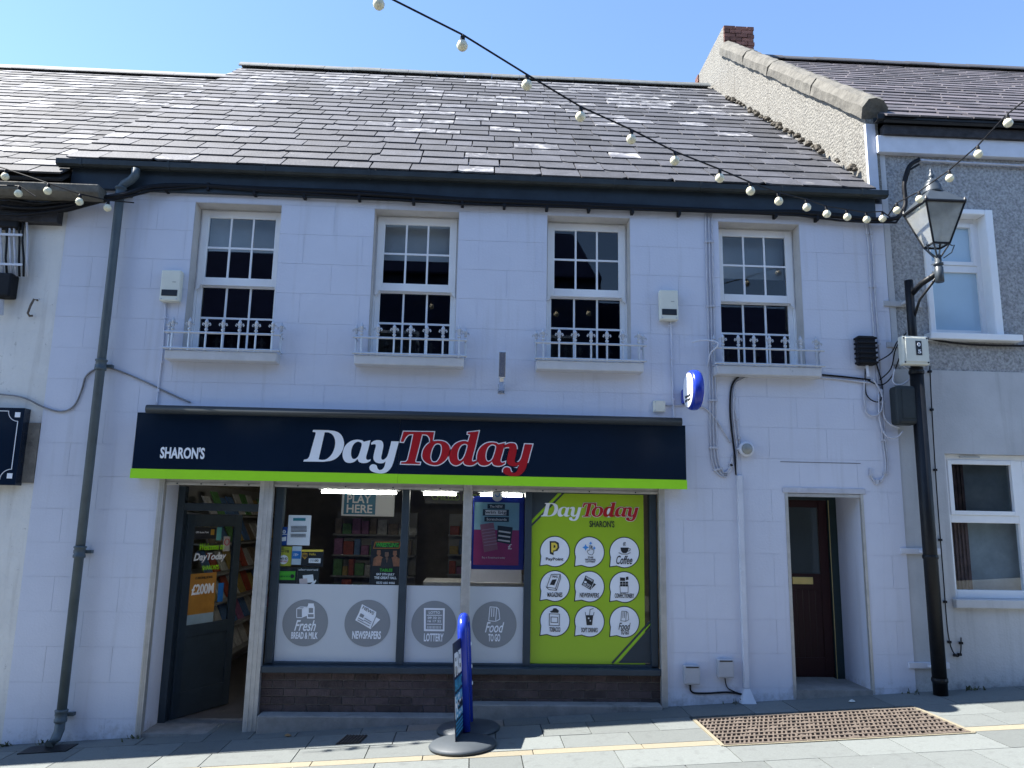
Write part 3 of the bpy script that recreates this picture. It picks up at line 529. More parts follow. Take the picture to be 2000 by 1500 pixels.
for j in range(3):
    for i in range(3):
        cx, cy = bx[i], by[j]+i*4; Y = bubble(cx, cy); s = names[j][i]
        if s == 'PayPoint':
            zt(gp_, s, cx-70, cy+48, cx+66, cy+78, BLK, Y, Z3, bold=.015)
            zf_(gp_, [[(cx-40, cy-80), (cx+5, cy-80), (cx+30, cy-66), (cx+34, cy-30), (cx+20, cy-5), (cx-10, cy+2), (cx-10, cy+30), (cx-40, cy+18)]], BLK, Y, Z3)
            zf_(gp_, [[(cx-28, cy-68), (cx+2, cy-68), (cx+18, cy-55), (cx+20, cy-30), (cx+5, cy-10), (cx-14, cy-8), (cx-14, cy+10), (cx-28, cy+5)], [(cx-10, cy-50), (cx-10, cy-26), (cx+4, cy-32), (cx+4, cy-48)]], mat('yellow', (.8, .6, .08), .4), Y-.003, Z3)
        elif s == 'lot':
            for n_, t_ in enumerate(('THE', 'NATIONAL', 'LOTTERY')): hw = (22, 42, 38)[n_]; zt(gp_, t_, cx+8-hw, cy+36+n_*17, cx+8+hw, cy+49+n_*17, BLK, Y, Z3, bold=.015)
            LB = mat('light_blue', (.05, .3, .75), .4)
            for a_, b_, r_ in ((-30, -35, 26), (10, -68, 14), (38, -30, 14)): zf_(gp_, [[(cx+a_, cy+b_-r_), (cx+a_+r_*.35, cy+b_-r_*.3), (cx+a_+r_, cy+b_), (cx+a_+r_*.35, cy+b_+r_*.3), (cx+a_, cy+b_+r_), (cx+a_-r_*.35, cy+b_+r_*.3), (cx+a_-r_, cy+b_), (cx+a_-r_*.35, cy+b_-r_*.3)]], LB, Y, Z3)
            zs(gp_, [[(cx-18, cy), (cx-5, cy+18), (cx+20, cy+24), (cx+34, cy+5), (cx+34, cy-15), (cx+22, cy-22), (cx+8, cy-50), (cx, cy-48), (cx+4, cy-15), (cx-12, cy-12), (cx-18, cy)], [(cx+8, cy-28), (cx+16, cy-48), (cx+22, cy-45), (cx+18, cy-20)]], .004, BLK, Y-.003, Z3)
        elif s == 'Coffee':
            zt(gp_, s, cx-64, cy+25, cx+62, cy+92, BLK, Y, Z3, shear=.35, bold=.01)
            zf_(gp_, [[(cx-30, cy-38), (cx+34, cy-38), (cx+28, cy-10), (cx+15, cy+5), (cx-12, cy+5), (cx-26, cy-12)]], BLK, Y, Z3); zs(gp_, [[(cx+32, cy-32), (cx+46, cy-28), (cx+42, cy-14), (cx+28, cy-10)], [(cx-44, cy+2), (cx-20, cy+13), (cx+22, cy+13), (cx+46, cy+2)], [(cx-4, cy-52), (cx-9, cy-66), (cx-2, cy-80)], [(cx+6, cy-52), (cx+2, cy-66), (cx+8, cy-80)]], .005, BLK, Y, Z3)
        elif s == 'food':
            zt(gp_, 'Food', cx-46, cy+8, cx+48, cy+62, BLK, Y, Z3, shear=.35, bold=.01); zt(gp_, 'TO GO', cx-28, cy+62, cx+35, cy+100, BLK, Y, Z3, bold=.02); bag(gp_, ((cx-28, cy-88), (cx+34, cy-4)), BLK, Y, Z3, .004)
        else:
            hw = {'MAGAZINES': 58, 'NEWSPAPERS': 75, 'CONFECTIONERY': 75, 'TOBACCO': 42, 'SOFT DRINKS': 64}[s]; zt(gp_, s, cx-hw, cy+50, cx+hw, cy+86, BLK, Y, Z3, bold=.012)
            if s == 'MAGAZINES':
                zs(gp_, [[(cx-65, cy+10), (cx-28, cy-90), (cx+42, cy-92), (cx+5, cy+18), (cx-65, cy+10)], [(cx+42, cy-92), (cx+44, cy-60), (cx+12, cy+34), (cx+5, cy+18)], [(cx+12, cy+34), (cx-50, cy+28), (cx-65, cy+10)]], .005, BLK, Y, Z3); zf_(gp_, [[(cx-40, cy-10), (cx-20, cy-50), (cx+14, cy-52), (cx-5, cy-6)]], BLK, Y, Z3); zt(gp_, 'MAG', cx-18, cy-82, cx+22, cy-64, BLK, Y, Z3)
            elif s == 'NEWSPAPERS': newspaper(gp_, cx-.58*872-5, cy-30-.58*1137, .58, BLK, WHT, Y, Z3)
            elif s == 'CONFECTIONERY':
                zs(gp_, [[(cx-35, cy-8), (cx-32, cy+44), (cx+28, cy+44), (cx+30, cy-8), (cx-35, cy-8)]], .004, BLK, Y, Z3)
                for a_ in range(3):
                    for b_ in range(2): zf_(gp_, [[(cx-34+a_*22, cy-42+b_*20), (cx-15+a_*22, cy-42+b_*20), (cx-15+a_*22, cy-25+b_*20), (cx-34+a_*22, cy-25+b_*20)]], BLK, Y, Z3)
                zf_(gp_, [[(cx-34, cy-75), (cx+5, cy-72), (cx+5, cy-48), (cx-34, cy-48)], ], BLK, Y, Z3); zf_(gp_, [[(cx+12, cy-78), (cx+30, cy-82), (cx+32, cy-58), (cx+12, cy-54)]], BLK, Y, Z3)
            elif s == 'TOBACCO':
                zs(gp_, [[(cx-44, cy-55), (cx-44, cy+35), (cx+34, cy+38), (cx+36, cy-52), (cx-44, cy-55)], [(cx-30, cy-30), (cx-30, cy+12), (cx+22, cy+14), (cx+22, cy-28), (cx-30, cy-30)]], .005, BLK, Y, Z3); zf_(gp_, [[(cx-40, cy-75), (cx-20, cy-80), (cx-10, cy-98), (cx+10, cy-98), (cx+32, cy-78), (cx+25, cy-62), (cx-30, cy-64)]], BLK, Y, Z3)
            else:
                zf_(gp_, [[(cx-30, cy-48), (cx+30, cy-48), (cx+20, cy+30), (cx-22, cy+30)], [(cx-12, cy-30), (cx-12, cy-18), (cx, cy-18), (cx, cy-30)], [(cx+2, cy-10), (cx+2, cy+2), (cx+12, cy+2), (cx+12, cy-10)]], BLK, Y, Z3); zs(gp_, [[(cx-32, cy-72), (cx-30, cy-48)], [(cx+36, cy-72), (cx+32, cy-48)], [(cx, cy-48), (cx+5, cy-92), (cx+30, cy-100)]], .005, BLK, Y, Z3)
# scratchcard poster in a blue frame
sp_ = thing('scratchcard_poster', 'scratchcard poster in a rounded royal blue frame hung in the shop window', 'poster'); QY = GY+.03
zb = lambda x0, y0, x1, y1, Y: pbox(*Z3(x0, y0), *Z3(x1, y1), Y)
q = zb(88, 198, 496, 770, QY); MB().box(q[0], q[1], QY, QY+.02, q[2], q[3]).build('frame', BLUE, sp_, bevel=.012)
q = zb(106, 246, 456, 460, QY-.002); MB().box(q[0], q[1], QY-.004, QY-.001, q[2], q[3]).build('poster_top', mat('sky_print', (.25, .48, .6), .4), sp_)
q2 = zb(104, 460, 452, 735, QY-.002); MB().box(q[0], q[1], QY-.004, QY-.001, q2[2], q[2]-.001).build('poster_bottom', mat('magenta_print', (.38, .04, .2), .4), sp_)
DKP = mat('ink_blue', (.008, .03, .06), .4)
for (x0, y0, x1, y1), s_, c_ in (((208, 258, 345, 296), 'The NEW', WHT), ((172, 300, 376, 350), 'win big', DKP), ((184, 358, 376, 396), 'Scratchcards', WHT)):
    k_ = zb(x0, y0, x1, y1, QY); MB().box(k_[0], k_[1], QY-.007, QY-.005, k_[2], k_[3]).build('caption_plate', DKP, sp_)
    if c_ is DKP: k3 = zb(x0+20, y0+6, x1-20, y1-6, QY); MB().box(k3[0], k3[1], QY-.009, QY-.0075, k3[2], k3[3]).build('caption_strip', WHT, sp_)
    zt(sp_, s_, x0+18, y0+9, x1-18, y1-9, c_, QY-.010, Z3, bold=.015)
zf_(sp_, [[(150, 418), (256, 402), (290, 612), (182, 635)]], mat('card_pink', (.35, .16, .25), .4), QY-.006, Z3, 'scratchcard'); zf_(sp_, [[(288, 425), (406, 440), (390, 575), (280, 552)]], DKP, QY-.006, Z3, 'scratchcard')
zs(sp_, [[(165+k*4, 462+k*24), (262+k*4, 448+k*24)] for k in range(6)], .008, mat('card_lilac', (.5, .3, .45), .4), QY-.009, Z3, 'print'); zs(sp_, [[(300-k*3, 470+k*34), (385-k*3, 482+k*34)] for k in range(3)], .016, WHT, QY-.009, Z3, 'print')
zt(sp_, 'Buy a Scratchcard today', 166, 668, 346, 688, WHT, QY-.006, Z3); zt(sp_, '£', 368, 570, 400, 612, WHT, QY-.006, Z3, bold=.02)
cq = P(*Z3(285, 195), QY); MB().lathe([(.056, -.02), (.056, -.012)], (cq.x, QY, cq.z), 24, 'Y').build('badge', WHT, sp_); zs(sp_, [[(268, 185), (280, 200), (300, 195), (302, 178)]], .01, mat('light_blue', (.05, .3, .75)), QY-.022, Z3, 'badge_print')
# white counter back panel seen under the frame
# posters and stickers on the left pane
def sticker(name, label, cat, x0, y0, x1, y1, mt, Y=GY+.006, group=None):
    t = thing(name, label, cat, group=group); q = zb2(x0, y0, x1, y1, Y); MB().box(q[0], q[1], Y, Y+.002, q[2], q[3]).build('sheet', mt, t); return t
zb2 = lambda x0, y0, x1, y1, Y: pbox(*Z2(x0, y0), *Z2(x1, y1), Y)
SYY = GY+.006
t = sticker('notice_sheet', 'white A4 notice with blue heading taped inside the left shop pane', 'notice', 248, 345, 425, 580, WHT); zt(t, 'NOTICE', 298, 368, 380, 388, mat('teal', (.02, .2, .25), .5), SYY-.003, bold=.02) if False else zs(t, [[(298, 378), (380, 378)]], .028, mat('teal', (.03, .22, .27), .5), SYY-.002)
zs(t, [[(275, y), (395, y)] for y in (432, 442, 452, 462, 472)]+[[(272, y), (388, y)] for y in (494, 504, 514)], .005, BLK, SYY-.002, name='print')
t = sticker('blue_sticker', 'narrow blue sticker with number 10 beside the notice', 'sticker', 175, 436, 244, 580, mat('sticker_blue', (.01, .07, .3), .4)); zt(t, '10', 192, 460, 232, 488, WHT, SYY-.003, bold=.02); zs(t, [[(182, 494), (240, 494)]], .006, WHT, SYY-.002); zf_(t, [[(182, 520), (236, 512), (234, 545), (180, 550)]], WHT, SYY-.002)
t = sticker('yellow_sticker', 'yellow age 18 sticker low on the left shop pane', 'sticker', 166, 590, 276, 742, mat('sticker_yellow', (.42, .42, .04), .4)); zt(t, '18', 232, 618, 258, 638, BLK, SYY-.003); q = P(*Z2(216, 692), SYY); flat('disc', [circ(q.x, q.z, .045)], WHT, SYY-.002, t); zt(t, 'NO ID', 186, 675, 246, 692, BLK, SYY-.005, bold=.02); zt(t, 'NO SALE', 188, 698, 244, 712, RED, SYY-.005); zs(t, [[(180, 602+k*14), (220, 602+k*14)] for k in range(3)], .005, BLK, SYY-.002)
t = sticker('age_sticker', 'small blue and white 18+ sticker between the yellow and black ones', 'sticker', 280, 588, 354, 732, mat('sticker_pale', (.5, .6, .68), .4)); q = zb2(282, 625, 350, 685, SYY); MB().box(q[0], q[1], SYY-.002, SYY-.0005, q[2], q[3]).build('square', mat('sticker_mid_blue', (.02, .17, .5), .4), t); zt(t, '18+', 296, 642, 332, 664, WHT, SYY-.004)
t = sticker('hours_sticker', 'black sticker with yellow line and shield reading 11:00', 'sticker', 356, 616, 525, 745, BLK); zs(t, [[(360, 622), (520, 622)]], .02, mat('yellow', (.8, .6, .08)), SYY-.002); zf_(t, [[(360, 642), (380, 636), (402, 642), (402, 668), (381, 690), (360, 668)]], mat('shield_gold', (.45, .25, .03), .4), SYY-.002); zt(t, 'ups', 366, 652, 398, 676, BLK, SYY-.005, bold=.02); zt(t, 'Hello.', 416, 640, 470, 658, mat('yellow', (.8, .6, .08)), SYY-.003); q = zb2(412, 682, 505, 718, SYY); MB().box(q[0], q[1], SYY-.003, SYY-.0005, q[2], q[3]).build('time_plate', WHT, t); zt(t, '11:00', 428, 690, 488, 708, BLK, SYY-.005)
t = sticker('rating_sticker', 'bright green rating strip on black at the pane corner', 'sticker', 152, 752, 322, 888, BLK); q = zb2(165, 782, 306, 850, SYY); MB().box(q[0], q[1], SYY-.003, SYY-.0005, q[2], q[3]).build('green_strip', mat('rating_green', (.07, .42, .03), .4), t); q = P(*Z2(284, 822), SYY); flat('disc', [circ(q.x, q.z, .02)], BLK, SYY-.004, t); zs(t, [[(178+k*20, 824), (186+k*20, 824)] for k in range(5)], .014, mat('dark_green_ink', (.02, .2, .02)), SYY-.004)
t = sticker('parcel_sticker', 'black collect return send sticker with white parcels', 'sticker', 324, 752, 492, 892, mat('sticker_black', (.01, .02, .025), .4)); zt(t, 'collect+return+send', 332, 762, 484, 778, WHT, SYY-.003); zf_(t, [[(365, 815), (445, 808), (452, 868), (372, 875)]], WHT, SYY-.002); zf_(t, [[(338, 842), (400, 838), (402, 884), (340, 888)]], mat('parcel_pink', (.6, .5, .5), .5), SYY-.004); zf_(t, [[(420, 888), (468, 848), (470, 860), (450, 890)]], WHT, SYY-.004)
wp = sticker('wrestling_poster', 'black and green WRESTLING poster in the shop window', 'poster', 893, 548, 1138, 890, BLK); WY = SYY-.003
zf_(wp, [[(930, 552), (1136, 552), (1120, 606), (914, 606)], [(936, 558), (922, 600), (1114, 600), (1126, 558)]], mat('orange_ink', (.4, .15, .03), .4), WY, name='print'); zt(wp, 'WRESTLING', 938, 560, 1114, 594, mat('green_ink', (.05, .4, .04), .4), WY, bold=.03, shear=.1)
for cx, col_, y0 in ((960, (.30, .12, .06), 640), (1085, (.32, .13, .07), 645), (1022, (.25, .15, .11), 655)):
    sk = mat('print_tone_%d' % cx, col_, .5, var=.3, scale=30); zf_(wp, [[(cx-14, y0-22), (cx+14, y0-22), (cx+16, y0+8), (cx+6, y0+20), (cx+40, y0+40), (cx+48, y0+100), (cx-48, y0+100), (cx-40, y0+40), (cx-6, y0+20), (cx-16, y0+8)]], sk, WY-(.002 if cx == 1022 else 0), name='print_figure')
zf_(wp, [[(985, 680), (1012, 676), (1022, 720), (1034, 676), (1062, 680), (1075, 755), (970, 755)]], BLK, WY-.004, name='print_jacket')
zt(wp, 'TABLES', 966, 762, 1066, 786, mat('green_ink', (.05, .4, .04)), WY, bold=.03, shear=.1); zt(wp, 'SAT 5TH JULY', 940, 798, 1082, 820, WHT, WY, bold=.03); zt(wp, 'THE GREAT HALL', 924, 824, 1098, 844, WHT, WY, bold=.03); zt(wp, '0333 666 4466', 940, 864, 1084, 882, WHT, WY, bold=.02)
# ---------------------------------------------------------------- shop door (open inwards)
dj = MB().box(-3.07, -3.0, .36, .46, -.405, 1.93).box(-2.2, -2.13, .36, .46, -.405, 1.93).box(-3.0, -2.2, .361, .459, 1.68, 1.76).build('door_frame', FRAME, shop, bevel=.004)
MB().box(-3.12, -3.072, .04, .36, -.41, 2.0).build('door_reveal', LAV, shop)
hinge = Vector((-2.99, .45, -.395)); LW = .80; ANG = math.radians(64)
leaf = thing('shop_door', None, None); leaf.parent = shop; leaf.location = hinge; leaf.rotation_euler = (0, 0, ANG); leaf.name = 'door'
leaf['label'] = 'blue-grey half-glazed shop door standing open, covered in stickers'
LH = 2.04; f = MB(); f.box(0, .1, -.02, .02, 0, LH); f.box(LW-.1, LW, -.02, .02, 0, LH); f.box(.1, LW-.1, -.019, .019, 0, .24); f.box(.1, LW-.1, -.019, .019, LH-.13, LH); f.box(.1, LW-.1, -.019, .019, .78, .9); f.box(.1, LW-.1, -.008, .008, .24, .78); f.build('door_leaf', FRAME, leaf, bevel=.003)
p = MB(); p.v = [(.1, 0, .9), (LW-.1, 0, .9), (LW-.1, 0, LH-.13), (.1, 0, LH-.13)]; p.f = [(0, 1, 2, 3)]; p.build('pane', GLS, leaf)
def lbox(name, u0, u1, z0, z1, mt, d=.006): return MB().box(u0, u1, -d-.002, -d, z0, z1).build(name, mt, leaf)
OR = mat('orange_print', (.42, .19, .03), .5, var=.15); lbox('orange_poster', .1, .48, 1.0, 1.42, OR); lbox('poster_foot', .1, .48, .88, 1.0, mat('pale_print', (.3, .4, .45), .5))
text('lettering', '£200M', (.14, .45, 1.20, 1.31), WHT, -.010, leaf, bold=.03); text('lettering', 'EUROMILLIONS', (.18, .42, 1.36, 1.385), BLK, -.010, leaf)
tb_ = lambda s, b, mt, **k: text('lettering', s, b, mt, -.008, leaf, **k)
tb_('DayToday', (.13, .6, 1.53, 1.63), WHT, shear=.25, bold=.025); tb_('Welcome to', (.2, .56, 1.66, 1.73), LIME, shear=.3, bold=.015); tb_("SHARON'S", (.26, .5, 1.45, 1.50), LIME, bold=.01)
lbox('black_sticker', .11, .42, 1.78, 1.90, BLK); tb_('UPS Access Point', (.13, .31, 1.84, 1.86), WHT); lbox('gold_shield', .34, .39, 1.82, 1.88, mat('shield_gold', (.45, .25, .03)), .009)
lbox('oval_sticker', .43, .50, 1.76, 1.90, mat('teal_pale', (.1, .35, .35), .4)); lbox('no_smoking_sticker', .54, .64, 1.64, 1.80, mat('sticker_grey', (.35, .34, .34), .5), .007); flat('smoking_ring', [circ(.59, 1.74, .038), circ(.59, 1.74, .030)], RED, -.011, leaf)
lbox('blue_sticker', .52, .60, 1.10, 1.30, mat('sticker_mid_blue', (.02, .17, .5)))
# residential door
hall = MB(); hy = .56
MB().box(3.18, 3.262, .02, hy+.1, -.08, 2.05).build('door_reveal', LAV, shop); MB().box(4.038, 4.12, .02, hy+.1, -.08, 2.05).build('door_reveal', LAV, shop)
MB().box(3.26, 4.04, .02, hy+.1, 1.983, 2.06).build('door_soffit', LAV, shop); MB().hexa([(x, y, z) for z in (-.2, .03) for x, y in ((3.262, -.01), (4.038, -.01), (4.038, 3), (3.262, 3))]).build('door_step', CONC, shop)
df = MB().box(3.262, 3.32, hy, hy+.09, .03, 1.985).box(3.94, 4.038, hy, hy+.09, .03, 1.985).box(3.32, 3.94, hy+.001, hy+.089, 1.92, 1.985).build('door_frame', DGREEN, shop, bevel=.004)
d2 = thing('door', None, None); d2.parent = shop; d2['label'] = 'dark maroon boarded door with glass panel and brass letterbox'; dy = hy+.03
MB().box(3.32, 3.42, dy, dy+.04, .04, 1.92).box(3.84, 3.94, dy, dy+.04, .04, 1.92).box(3.42, 3.84, dy+.001, dy+.039, .04, .24).box(3.42, 3.84, dy+.001, dy+.039, .95, 1.12).box(3.42, 3.84, dy+.001, dy+.039, 1.84, 1.92).build('door_leaf', MAROON, d2, bevel=.004)
for k in range(6): MB().box(3.42+k*.07+.002, 3.42+(k+1)*.07-.002, dy+.012, dy+.03, .24, .95).build('board', MAROON, d2)
MB().box(3.421, 3.839, dy+.018, dy+.022, 1.12, 1.84).build('pane', mat('dark_glass', (.05, .065, .07), .06, var=.05), d2)
lq = pbox(1548, 1127, 1588, 1141, dy-.01); MB().box(lq[0], lq[1], dy-.012, dy, lq[2], lq[3]).build('letterbox', BRASS, d2, bevel=.004); MB().box(3.945, 3.952, hy-.004, hy, .03, 1.92).build('weather_strip', BRASS, d2)
for x0, x1 in ((3.232, 3.264), (4.036, 4.064)): MB().box(x0, x1, -.008, .03, gz(x0)+.01, 1.985).build('shutter_guide', ALU, shop, bevel=.003)
MB().box(3.21, 4.09, -.012, .12, 1.972, 2.03).build('shutter_head', GRYC, shop, bevel=.006); MB().box(3.262, 4.036, .0, .05, 1.935, 1.966).build('shutter_slat', ALU, shop)
ln = MB(); lq = [P(1531, 1003-100+2, -.001), P(1680, 904, -.001)]
ln.box(3.2, 4.06, -.0028, .0, 2.29, 2.296).build('lintel_crack', mat('crack_grey', (.12, .12, .13), .9), shop)
# ---------------------------------------------------------------- shop interior
TUBE = mat('lit_tube', (1, .95, .82), .4, var=0, emit=17.0)
for k, (x0, x1, lb) in enumerate(((-1.62, -.78, 'lit fluorescent batten behind the left shop pane'), (-.55, -.15, 'short lit fluorescent batten behind the middle shop pane'), (.05, .55, 'lit fluorescent batten above the scratchcard poster'))):
    t = thing('fluorescent_batten', lb, 'light fitting', group='fluorescent battens in the shop window'); MB().box(x0, x1, .34, .40, 1.925, 1.965).build('housing', WHTC, t); MB().tube([(x0+.03, .36, 1.90), (x1-.03, .36, 1.90)], .013, 8).build('tube', TUBE, t)
pcol = [mat('pack_%d' % i, c, .5, var=.3, scale=25) for i, c in enumerate([(.4, .08, .05), (.45, .33, .1), (.1, .2, .4), (.5, .5, .48), (.12, .3, .1), (.35, .15, .3), (.25, .2, .15)])]
SHW = mat('shelf_metal', (.3, .3, .29), .5)
ORD = 'first second third fourth fifth sixth seventh eighth ninth tenth eleventh twelfth thirteenth fourteenth fifteenth sixteenth seventeenth eighteenth nineteenth twentieth'.split()
rk = thing('magazine_rack', 'tall magazine rack along the wall inside the open shop door', 'rack')
MB().box(-3.4, -3.36, 1.3, 4.6, -.4, 2.0).build('back_panel', SHW, rk)
for j in range(6):
    z = -.05+j*.34; MB().hexa([(-3.36, 1.3, z), (-2.98, 1.3, z-.04), (-2.98, 4.6, z-.04), (-3.36, 4.6, z), (-3.36, 1.3, z+.02), (-2.98, 1.3, z-.02), (-2.98, 4.6, z-.02), (-3.36, 4.6, z+.02)]).build('shelf', SHW, rk)
    for i in range(11):
        y = 1.36+i*.29; hgt = R.uniform(.2, .28); o = MB().hexa([(-3.06-.1*0, y, z), (-3.04, y, z), (-3.04, y+.22, z), (-3.06, y+.22, z), (-3.18, y, z+hgt), (-3.16, y, z+hgt), (-3.16, y+.22, z+hgt), (-3.18, y+.22, z+hgt)]).build('magazine', R.choice(pcol), None)
        tag(o, '%s magazine in from the doorway on the %s rack shelf' % (ORD[i], ('lowest', 'second', 'third', 'fourth', 'fifth', 'top')[j]), 'magazine', 'magazines on the rack')
def shelf_unit(label, x0, x1, y0, y1, zs_, mt, dens):
    t = thing('shelf_unit', label, 'shelves'); MB().box(x0, x1, y1-.03, y1, -.4, zs_[-1]+.35).build('back_panel', mt, t)
    for z in zs_:
        MB().box(x0, x1, y0, y1-.03, z-.025, z).build('shelf', mt, t); x = x0+.03; num = 0
        while x < x1-.12:
            wd = R.uniform(.07, .16)
            if R.random() < dens:
                o = MB().box(x, x+wd, y0+.03, y0+.2, z, z+R.uniform(.1, .26)).build('packet', R.choice(pcol), None, bevel=.006); num += 1; tag(o, '%s packet from the left on the %s shelf of the %s' % (ORD[min(num, 20)-1], ('lowest', 'second', 'third', 'fourth', 'top')[zs_.index(z)], label.split(' at ')[0].split(' under ')[0]), 'packet', 'packets on the shop shelves')
            x += wd+.015
shelf_unit('tall grocery shelves at the back left of the shop interior', -2.2, -.9, 4.6, 5.0, (.1, .42, .74, 1.06, 1.38), SHW, .98)
shelf_unit('chilled food shelves under the CHILLED FOOD sign', -.4, 1.9, 5.3, 5.8, (.1, .42, .74, 1.06, 1.38), mat('chiller_grey', (.35, .36, .36), .4), .95)
t = thing('hanging_sign', 'dark CHILLED FOOD sign hanging inside the shop', 'sign'); MB().box(-.7, .25, 3.5, 3.53, 1.86, 2.06).build('board', BLK, t); text('lettering', 'CHILLED FOOD', (-.6, .15, 1.91, 2.01), mat('lime_ink', (.2, .35, .05), .5), 3.49, t, bold=.02)
t = thing('lottery_sign', 'blue and white PLAY HERE sign hanging inside the shop', 'sign'); MB().box(-1.75, -1.05, 2.6, 2.63, 1.66, 1.98).build('board', WHT, t); MB().box(-1.72, -1.3, 2.594, 2.6, 1.68, 1.96).build('panel', mat('play_blue', (.03, .2, .35), .4), t); text('lettering', 'PLAY', (-1.68, -1.36, 1.83, 1.94), WHT, 2.59, t, bold=.02); text('lettering', 'HERE', (-1.68, -1.34, 1.70, 1.81), WHT, 2.59, t, bold=.02)
t = thing('counter', 'pale shop counter behind the window under the blue framed poster', 'counter'); MB().box(-.02, .54, .5, 1.0, -.4, 1.18).build('body', WHTC, t); MB().box(-.5, .56, .45, 1.05, .95, .985).build('top', ALU, t)
# ---------------------------------------------------------------- left neighbour
lh = thing('white_house', 'peeling white painted house with pale slate roof at the left edge', 'building')
wall_with_holes('wall', WHITE, -9.5, XL-.004, -1.2, 5.0, .015, .35, [], lh)
lr = MB().xprism([(.0, 4.9), (.4, 4.95), (5.4, 9.35), (5.4, 4.9)], -9.5, XL-.01).build('roof', UNDER, lh)
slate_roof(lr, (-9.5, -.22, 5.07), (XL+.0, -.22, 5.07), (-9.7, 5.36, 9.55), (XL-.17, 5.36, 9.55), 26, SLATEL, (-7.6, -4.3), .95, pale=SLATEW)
ridge(lr, (-9.7, 5.4, 9.67), (XL-.17, 5.4, 9.67), .55, mat('pale_ridge', (.15, .15, .15), .7, var=.2))
a = P(196, 372, -.25); gt = MB(); gt.xprism([(-.3, a.z+.05), (-.3, a.z-.04), (-.24, a.z-.085), (-.1, a.z-.085), (-.1, a.z+.05)], -9.5, a.x); gt.build('stone_gutter', STONE, lh, bevel=.015)
MB().box(-9.4, -4.4, -.1, .014, a.z-.3, a.z-.09).build('eave_board', mat('rotten_board', (.03, .03, .035), .9, var=.5, scale=12, bump=.6), lh)
MB().box(-4.75, -4.36, .003, .0145, 1.92, 2.52).build('bare_patch', mat('bare_cement', (.2, .185, .16), .95, var=.3, scale=8, bump=.6, dirt=((.05, .05, .05), .55, 5, .8)), lh)
ls = thing('black_sign', 'black sign board with white corner outline on the white house', 'sign'); a, b_ = P(56, 797, -.1), P(42, 948, -.1); xr = (a.x+b_.x)/2-.05
MB().box(xr-2.0, xr, -.10, .012, b_.z, a.z).build('board', NAVY, ls, bevel=.003)
def bl(pts, wd=.007): return MB().rib(pts, wd, -.102).build('white_line', WHT, ls)
zt_, zb_ = a.z-.035, b_.z+.055
bl([(xr-2, zt_), (xr-.15, zt_)] + [(xr-.15+.10*math.sin(t_)*1.0, zt_-.1+.1*math.cos(t_)*1.0-.0) if False else (xr-.05-.10*math.cos(t_), zt_-.10*math.sin(t_)) for t_ in [i*math.pi/16 for i in range(9)]][0:9] + [(xr-.05, zb_+.1)] + [(xr-.05-.10*math.sin(t_), zb_+.1*math.cos(t_)) for t_ in [i*math.pi/16 for i in range(9)]] + [(xr-2, zb_)])
for z in (zt_-.035, zb_+.035): MB().box(xr-.085, xr-.035, -.104, -.1, z-.025, z+.025).build('white_square', WHT, ls)
hk = thing('wall_hook', 'small rusty iron hook on the peeling white wall', 'hook'); q = P(66, 600, 0); MB().tube([(q.x+.02, .012, q.z+.08), (q.x+.02, -.05, q.z+.07), (q.x, -.06, q.z), (q.x-.02, -.055, q.z-.08), (q.x-.02, -.02, q.z-.1), (q.x, .0, q.z-.09)], .011, 8).build('hook', RUST, hk); 
# ---------------------------------------------------------------- right neighbour
rh = thing('grey_house', 'grey pebble-dashed house with gable parapet and brick chimney at the right', 'building')
GX0, GX1 = 4.36, 4.50
W1 = (4.97, 5.70, 3.72, 5.12); W2 = (4.985, 6.6, .93, 2.42)
lowz = 3.32
wall_with_holes('lower_wall', GREYR, XR+.004, 13, -.6, lowz, .012, .35, [W2], rh)
wall_with_holes('upper_wall', PEB, XR+.004, 13, lowz, 5.83, .022, .35, [W1], rh)
MB().box(GX0+.10, 13, -.06, .021, 5.80, 6.0).build('fascia_board', WHTC, rh, bevel=.004); MB().box(XR+.006, XR+.075, .006, .0215, lowz+.05, 5.8).build('corner_strip', GREYR, rh)
g = MB().xprism([(-.005, 5.3), (-.005, 6.22), (4.75, 10.13), (6.45, 10.0), (9.5, 6.2), (9.5, 5.3)], GX0, GX1).build('gable_wall', ROUGH, rh)
MB().box(GX0-.004, GX0+.105, -.012, .03, 5.3, 6.16).build('gable_quoin', mat('pale_quoin', (.5, .53, .6), .8, var=.05), rh)
# coping stones
A, B = Vector((0, -.06, 6.30)), Vector((0, 4.72, 10.24)); nst = 4; up_ = (B-A).normalized(); nn = Vector((0, -up_.z, up_.y))
ts = (0, .26, .55, .76, 1.0)
for i in range(4):
    p, q = A.lerp(B, ts[i]), A.lerp(B, ts[i+1]-.004); mb = MB(); prof = [(GX0-.05, -.09), (GX0-.06, .03), (GX0-.01, .11), (GX0+.07, .14), (GX1+.03, .12), (GX1+.09, .04), (GX1+.09, -.09)]; n = 14; k = len(prof)
    for s_ in range(n):
        c = p.lerp(q, s_/(n-1)); mb.v += [(x+R.uniform(-.013, .013), c.y+nn.y*h, c.z+nn.z*h*(1+R.uniform(-.06, .08))+R.uniform(-.012, .012)) for x, h in prof]
    mb.f = [tuple(range(k)), tuple(range((n-1)*k, n*k))]+[(s_*k+j, s_*k+(j+1) % k, (s_+1)*k+(j+1) % k, (s_+1)*k+j) for s_ in range(n-1) for j in range(k)]
    mb.build('coping_stone', STONE, rh)
rr = MB().xprism([(.1, 5.9), (4.7, 9.85), (9, 5.9)], GX1, 13).build('roof', UNDER, rh)
slate_roof(rr, (GX1, -.18, 6.16), (13, -.18, 6.16), (GX1, 4.72, 10.03), (13, 4.72, 10.03), 21, SLATEP, (4.4, 9.2), 1.0)
